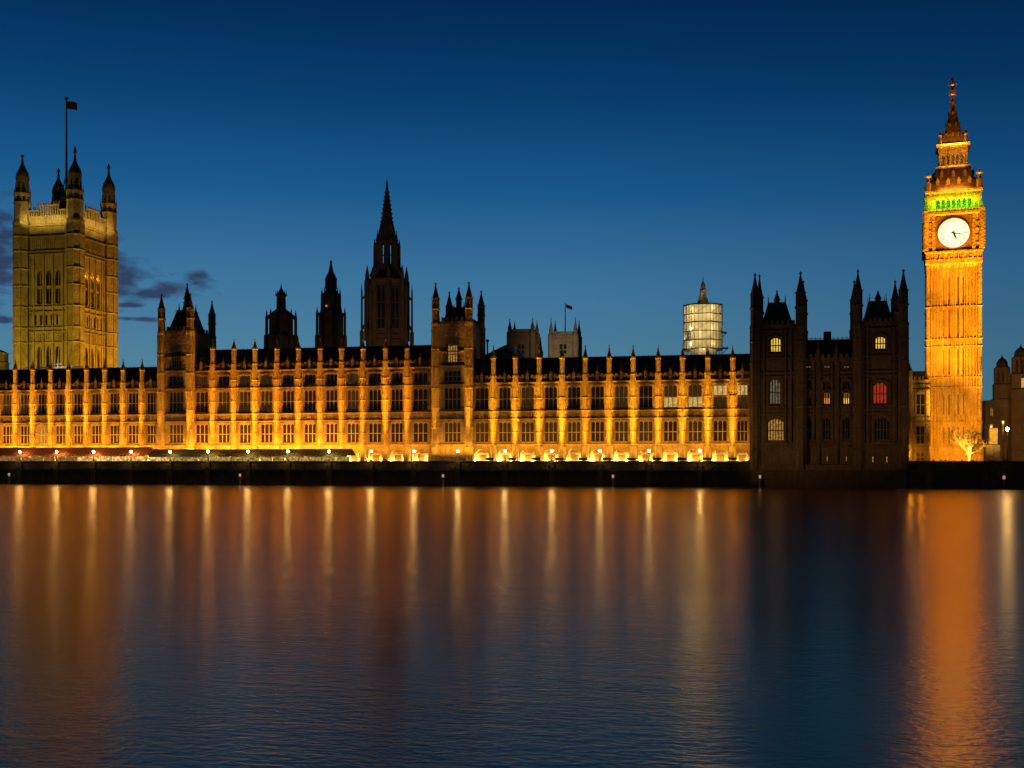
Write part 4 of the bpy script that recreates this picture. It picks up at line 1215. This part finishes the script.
# abbey towers far behind
for (x, hw, lab, mt, ypar, ytip, cat) in ((523.5, 11.5, 'dark square church tower with pinnacles behind the palace roof', 'stone_dark', 334, 319.5, 'tower'), (565.2, 12.2, 'pale lit square church tower carrying a flag behind the palace roof', 'stone_grey', 336.5, 318.5, 'tower')):
    t, Z, Wp = back_tower('church_tower', lab, cat, x, 150)
    h = Wp(hw)
    w = MB().box(-h, h, -h, h, 0, Z(ypar))
    for pl in (lambda u, d, z: (u, -h - d, z), lambda u, d, z: (h + d, u, z)):
        for y in (ypar + 4, ypar + 8, ypar + 1): cell(w, pl, -h, h, .003, .4, Z(y) - .3, Z(y) + .3)
        for k in range(-4, 5): cell(w, pl, k * h * .22 - .3, k * h * .22 + .3, .002, .3, Z(ypar + 8), Z(ypar + 4.5))
        for k in range(7): u = -h + 2 * h * (k + .5) / 7; cell(w, pl, u - .55, u + .55, -.8, -.002, Z(ypar) + .003, Z(ypar) + 1.4)
    w.obj('wall', M[mt], t)
    window(t, (0, -h - .05, Z(356)), h * .7, Z(345.5) - Z(356), 'glass', lights=2, fmat=mt, bar=.4)
    for sx_ in (-1, 1):
        for sy_ in (-1, 1):
            for q in ((0, 0),):
                m = MB().loft(sx_ * h + q[0], sy_ * h + q[1], [(0, 1.2), (Z(ypar - 1), 1.2), (Z(ypar - 1.2), .8), (Z(ypar - 5), .7)], 8)
                spirelet(m, sx_ * h + q[0], sy_ * h + q[1], Z(ypar - 5), .72, Z(ytip + (1.5 if q[0] else 0)))
                m.obj('pinnacle', M[mt], t)
    if mt == 'stone_grey':
        MB().tube((0, 0, Z(ypar) - 2), (0, 0, Z(303)), .28, .15, 6).obj('flagpole', M['iron'], t)
        f = MB(); L = Wp(6.3)
        for k in range(6):
            t0, t1 = k / 6, (k + 1) / 6
            f.hexa([(t0 * L, .3 * math.sin(t0 * 6), -Wp(3.6) - t0), (t1 * L, .3 * math.sin(t1 * 6), -Wp(3.6) - t1), (t1 * L, .3 * math.sin(t1 * 6) + .08, -Wp(3.6) - t1), (t0 * L, .3 * math.sin(t0 * 6) + .08, -Wp(3.6) - t0),
                    (t0 * L, .3 * math.sin(t0 * 6), -t0), (t1 * L, .3 * math.sin(t1 * 6), -t1), (t1 * L, .3 * math.sin(t1 * 6) + .08, -t1), (t0 * L, .3 * math.sin(t0 * 6) + .08, -t0)])
        tag(f.obj('flag', M['flag_blue'], None, (t.location.x + .3, t.location.y, ZT + Z(304))), 'small dark flag flying above the pale church tower', 'flag')
        spot('church_flood', (t.location.x + 6, t.location.y - 45, 30), (t.location.x, t.location.y - h, 48), 26000, 50, (1.0, .70, .36), .9, .5)
gx0, gx1, gY = PX(485, 60), PX(511, 60), 60
g = thing('gabled_hall', 'dark gabled hall roof showing right of the turreted tower', 'building', ((gx0 + gx1) / 2, gY, ZT))
hw = (gx1 - gx0) / 2 + 1; zg = PZ(345, g.location.x, gY) - ZT; ze = PZ(357, g.location.x, gY) - ZT
MB().box(-hw, hw, 0, 20, 0, ze).poly([(-hw, 0, ze), (hw, 0, ze), (2.4, 0, zg - .8)], (0, .6, 0)).obj('wall', M['stone_dark'], g)
MB().poly([(-hw - .4, -.3, ze), (2.4, -.3, zg), (hw + .4, -.3, ze), (hw, -.3, ze - .6), (2.4, -.3, zg - .7), (-hw, -.3, ze - .6)], (0, 20, 0)).obj('roof', M['roof'], g)
MB().tube((-hw + 1.5, 1, ze), (-hw + 1.5, 1, zg + 1.2), .25).ball((-hw + 1.5, 1, zg + 1.4), .5).obj('vent', M['iron'], g)
st, Z, Wp = back_tower('roof_turret', 'small dark spirelet on the roofs between the two church towers', 'turret', 540.6, 16)
m = MB().loft(0, 0, [(0, Wp(2.6)), (Z(354), Wp(2.6)), (Z(353), Wp(3))]); spirelet(m, 0, 0, Z(353), Wp(2.4), Z(336)); m.obj('turret', M['stone_dark'], st)
db, Z, Wp = back_tower('corner_building', 'dim yellow stone building with rounded top at the far left edge', 'building', -3, 60)
m = MB().loft(0, 0, [(0, Wp(11)), (Z(364), Wp(11)), (Z(363), Wp(12)), (Z(362), Wp(10.5)), (Z(354), Wp(10.5)), (Z(353), Wp(11.5)), (Z(352), Wp(9)), (Z(350), Wp(4)), (Z(349.5), 0)], 12); m.obj('wall', M['stone'], db)
point('corner_lamp', (db.location.x + 9, db.location.y - 16, 30), 1600, OL, .4)
# white lit mast on the roofs below the square tower
rm = thing('roof_mast', 'bright white lit mast and railing on the roof below the square tower', 'mast', (PX(57.5, 14), 14, 24))
zb_ = lambda y: PZ(y, rm.location.x, 14) - 24
MB().tube((0, 0, 0), (0, 0, zb_(356)), .22, .1).tube((-1.3, 0, zb_(364)), (1.3, 0, zb_(364)), .12).obj('mast', M['white_paint'], rm)
ra = MB()
for k in range(15): x = -10 + k * 1.25; ra.box(x - .05, x + .05, -.05, .05, 0, zb_(367.2))
ra.box(-10, 7.5, -.06, .06, zb_(367.6), zb_(366.8)); ra.obj('railing', M['white_paint'], rm)
MB().ball((0, -.4, zb_(369)), .45).ball((-6.5, -.3, zb_(367)), .18).ball((4.5, -.3, zb_(366.5)), .2).obj('lamps', M['lamp_small'], rm)
point('mast_lamp', (rm.location.x + .8, 12.6, 24 + zb_(367)), 90, (1, .95, .75), .3)

# ------------------------------------------------------------------ canopies on the terrace


def marquee(label, x0, x1, mat, glow, ypk, yev):
    YM0, YM1 = -9.2, -4.8
    X0, X1 = PX(x0, YM0), PX(x1, YM0)
    cx = (X0 + X1) / 2
    zp, ze = PZ(ypk, cx, YM0), PZ(yev, cx, YM0)
    t = thing('terrace_marquee', label, 'marquee', (X0, YM0, ZT))
    n = max(2, round((X1 - X0) / 3.1)); w = (X1 - X0) / n; dp = YM1 - YM0
    L = X1 - X0
    r = MB().poly([(0, -.15, ze - ZT), (0, dp * .5, zp - ZT), (0, dp + .15, ze - ZT), (0, dp + .15, ze - ZT - .12), (0, dp * .5, zp - ZT - .12), (0, -.15, ze - ZT - .12)], (L, 0, 0))
    ro = r.obj('roof', M[mat], t)
    v = MB(); k = 0
    while k * .5 < L - .5: v.box(k * .5 + .02, k * .5 + .48, -.2, -.153, ze - ZT - .45 - .06 * (k % 2), ze - ZT - .02); k += 1
    v.obj('valance', M[mat], ro)
    for k in range(n + 1):
        p = MB().box(k * w - .07, k * w + .07, -.08, .06, 0, ze - ZT - .13); p.obj('post', M['white_paint'], t)
    for k in range(n):
        mt = glow(k / n)
        if mt: MB().box(k * w + .1, (k + 1) * w - .1, .1, .14, .1, ze - ZT - .5).obj('side_panel', M[mt], t)
    return t


M['panel_warm'] = lit('lit_marquee_side', (1.0, .58, .14), 1.3, .85, 1.6)
M['panel_dim'] = lit('dim_marquee_side', (1.0, .45, .10), .3, .6, 1.4)
M['panel_green'] = lit('pale_marquee_side', (1.0, .68, .16), .5, .8, 1.8)
marquee('long red striped canopy on the terrace at the far left', -45, 147, 'canvas_red', lambda t: 'panel_warm' if t > .62 else 'panel_dim', 447.5, 454.5)
marquee('long dark green striped canopy with pale framed sides on the terrace', 149, 349, 'canvas_green', lambda t: 'panel_warm' if t < .12 else 'panel_green', 449, 455)

# ------------------------------------------------------------------ terrace lamps
g0 = None


def lamp_post(x, yt):
    global g0
    Y = YW + .5; X = PX(x, Y)
    if g0 is None:
        t = thing('terrace_lamp', 'globe lamp post glowing on the river wall of the terrace', 'lamp post', (X, Y, 5.6), 'globe lamps along the river wall')
        MB().loft(0, 0, [(0, .22), (.3, .2), (.4, .09), (1.7, .07), (1.8, .16), (1.95, .16)]).obj('post', M['iron'], t)
        MB().ball((0, 0, 2.22), .27, 10, 6).obj('globe', M['lamp'], t)
        g0 = t
    else:
        t = g0.copy(); COL.objects.link(t); t.location = (X, Y, 5.6)
        for c in g0.children:
            d = c.copy(); COL.objects.link(d); d.parent = t
    point('terrace_lamp_light', (X, YW - .5, 5.6 + 1.2), 120, (1.0, .70, .30), .25)


for x in (20, 56.5, 93.5, 131, 170, 208, 248, 288, 329, 371, 414, 458, 505, 552, 600, 649, 700): lamp_post(x, 451)

# ------------------------------------------------------------------ river marker posts
mk0 = None
for x, y0, y1 in ((9, 473, 481), (240, 474, 482), (443, 476, 484), (613, 478, 485), (760, 478.5, 487), (1004, 479.5, 488)):
    Y = YW - 1.6; X = PX(x, Y)
    if mk0 is None:
        t = thing('marker_post', 'short timber marker post with small lantern standing in the river', 'post', (X, Y, -1), 'marker posts along the river wall')
        MB().loft(0, 0, [(-.5, .28), (2.7, .24), (2.75, .32), (2.95, .32)]).obj('post', M['twig'], t)
        MB().loft(0, 0, [(2.951, .22), (3.4, .26), (3.5, .32), (3.7, 0)]).obj('lantern', M['lamp_small'], t)
        mk0 = t
    else:
        t = mk0.copy(); COL.objects.link(t); t.location = (X, Y, -1)
        for c in mk0.children:
            d = c.copy(); COL.objects.link(d); d.parent = t
    point('marker_light', (X, Y - .5, 2.45), 3, (1.0, .7, .3), .1)

# ------------------------------------------------------------------ right bank: tree, hedge, lamps, far buildings
YT = -3.0
tx = PX(969, YT)
tr = thing('bare_tree', 'bare branching tree lit orange at the foot of the clock tower', 'tree', (tx, YT, ZT))
trunk = MB(); crown = MB()
rnd = random.Random(3)


def branch(p, d, L, r, lev):
    q = p + d * L
    (trunk if lev < 2 else crown).tube(p, q, r, r * .68, 5 if lev < 2 else 3)
    if lev >= 5: return
    for k in range(3 if lev else 7):
        ax = Vector((rnd.uniform(-1, 1), rnd.uniform(-1, 1), rnd.uniform(-.35, .7)))
        nd = (d * .6 + ax * (1.15 if lev == 0 else .8)).normalized()
        branch(p + d * L * rnd.uniform(.5, 1.0), nd, L * rnd.uniform(.66, .9), max(.035, r * .6), lev + 1)


branch(Vector((0, 0, 0)), Vector((.05, 0, 1)), 3.0, .34, 0)
trunk.obj('trunk', M['twig'], tr); crown.obj('crown', M['twig'], tr)
spot('tree_uplight', (tx - 1.5, YT - 3, 5.0), (tx, YT, 10.0), 26000, 100, (1.0, .5, .05), .9, .2)
h = MB(); rnd = random.Random(5)
for k in range(900):
    x = rnd.uniform(PX(909, -8.8), 160); z = rnd.uniform(4.7, 5.75); y = -8.8 + rnd.uniform(-.5, .5)
    h.ball((x, y, z), rnd.uniform(.12, .3), 4, 2)
h.box(PX(909, -8.8), 160, -9.1, -8.5, ZT, 5.5)
M['hedge'] = plain('hedge_leaves', (.05, .06, .02), .9)
tag(h.obj('hedge', M['hedge']), 'low dark hedge behind the river wall right of the dark block', 'hedge')
ly = 4.0
sg = thing('lit_panel', 'upright glowing amber panel standing right of the clock tower', 'panel', (PX(993.7, ly), ly, ZT))
d = depth(sg.location.x, ly) / F
MB().box(-3.4 * d, 3.4 * d, 0, .3, PZ(444, sg.location.x, ly) - ZT, PZ(429, sg.location.x, ly) - ZT).obj('screen', M['amber'], sg)
MB().box(-4.2 * d, 4.2 * d, .31, .6, 0, PZ(428, sg.location.x, ly) - ZT).obj('frame', M['stone'], sg)
MB().box(-7.5 * d, 5.5 * d, -.6, .305, 0, PZ(445, sg.location.x, ly) - ZT - .01).obj('base', M['stone'], sg)
for (x, y, Y, lab) in ((1007.3, 429.5, 2, 'bright street lamp right of the amber panel'), (1003, 422.5, 14, 'street lamp standing behind the brighter street lamp'), (991, 427, 24, 'dimmer street lamp standing just behind the amber panel')):
    X = PX(x, Y); z = PZ(y, X, Y) - ZT
    t = thing('street_lamp', lab, 'street lamp', (X, Y, ZT))
    MB().loft(0, 0, [(0, .2), (.5, .18), (.6, .1), (z - .35, .07)]).obj('post', M['iron'], t)
    MB().loft(0, 0, [(z - .35, .14), (z - .3, .2), (z + .2, .3), (z + .25, .34), (z + .5, 0)]).obj('lantern', M['lamp'] if Y == 2 else M['glow_pale'], t)
    point('street_lamp_light', (X, Y - .6, ZT + z), 420 if Y == 2 else 150, (1.0, .68, .3), .25)
YR = 85
kb = thing('domed_building', 'dark stone building with domed corner turrets at the right edge', 'building', (PX(1012, YR), YR, ZT))
kd = depth(kb.location.x, YR)
kz = lambda y: HC + (CY - y) * kd / F - ZT
kx = lambda x: (PX(x, YR) - kb.location.x)
ops = []
for i in range(8):
    c = kx(992 + i * 6.5)
    for (y0, y1) in ((408, 416), (424, 434), (440, 449)): ops.append((c - .5, c + .5, kz(y1), kz(y0)))
w = MB(); wall_grid(w, fr_front(0), kx(985), kx(1050), 0, kz(400), ops, .8)
w.box(kx(985), kx(1050), .802, 25, 0, kz(400))
for y in (401, 404, 420, 437): w.box(kx(985), kx(1050), -.5, -.003, kz(y) - .25, kz(y) + .25)
w.box(kx(1012), kx(1050), 1, 14, kz(400), kz(388))
w.obj('wall', M['stone_dark'], kb)
wr = random.Random(11)
for o in ops:
    window(kb, ((o[0] + o[1]) / 2, .3, o[2]), 1.0, o[3] - o[2], wr.choice(['glass', 'glass', 'glow_dim', 'glow_warm', 'glow_orange']), lights=2, fmat='stone_dark', gothic=False)
for (x, yt, s) in ((1003, 353.5, 1.0), (1021.8, 343.5, 1.15), (1042, 352, 1.0)):
    c = kx(x); q = kd / F * s
    m = MB().loft(c, 1.2, [(0, 10 * q), (kz(yt + 47), 10 * q), (kz(yt + 46), 11.5 * q), (kz(yt + 45), 9 * q), (kz(yt + 32), 9 * q), (kz(yt + 31), 9.8 * q), (kz(yt + 29.5), 7.2 * q)])
    for k in range(8):
        a = math.pi / 8 + k * math.pi / 4; m.loft(c + 6 * q * math.cos(a), 1.2 + 6 * q * math.sin(a), [(kz(yt + 29.5), .55), (kz(yt + 14), .55)], 6)
    m.loft(c, 1.2, [(kz(yt + 29), 3.0 * q), (kz(yt + 14), 3.0 * q)])
    m.loft(c, 1.2, [(kz(yt + 17), 7 * q), (kz(yt + 14), 7.4 * q), (kz(yt + 12.5), 6 * q)])
    o = m.obj('turret', M['stone_dark'], kb)
    MB().loft(c, 1.2, [(kz(yt + 12.5), 5.6 * q), (kz(yt + 9), 5.4 * q), (kz(yt + 6), 3.8 * q), (kz(yt + 4), 1.6 * q), (kz(yt + 3), .8 * q), (kz(yt), 0)]).obj('dome', M['roof'], o)
c = kx(1022.5); window(kb, (c, -11.5 * kd / F - .2, kz(389)), 2.6, 2.8, 'glow_pale', lights=2, transoms=0, fmat='stone_dark', gothic=False)
spot('street_glow', (kb.location.x - 20, YR - 50, 8), (kb.location.x, YR, 18), 26000, 70, (1.0, .48, .12), 1.0, .6)
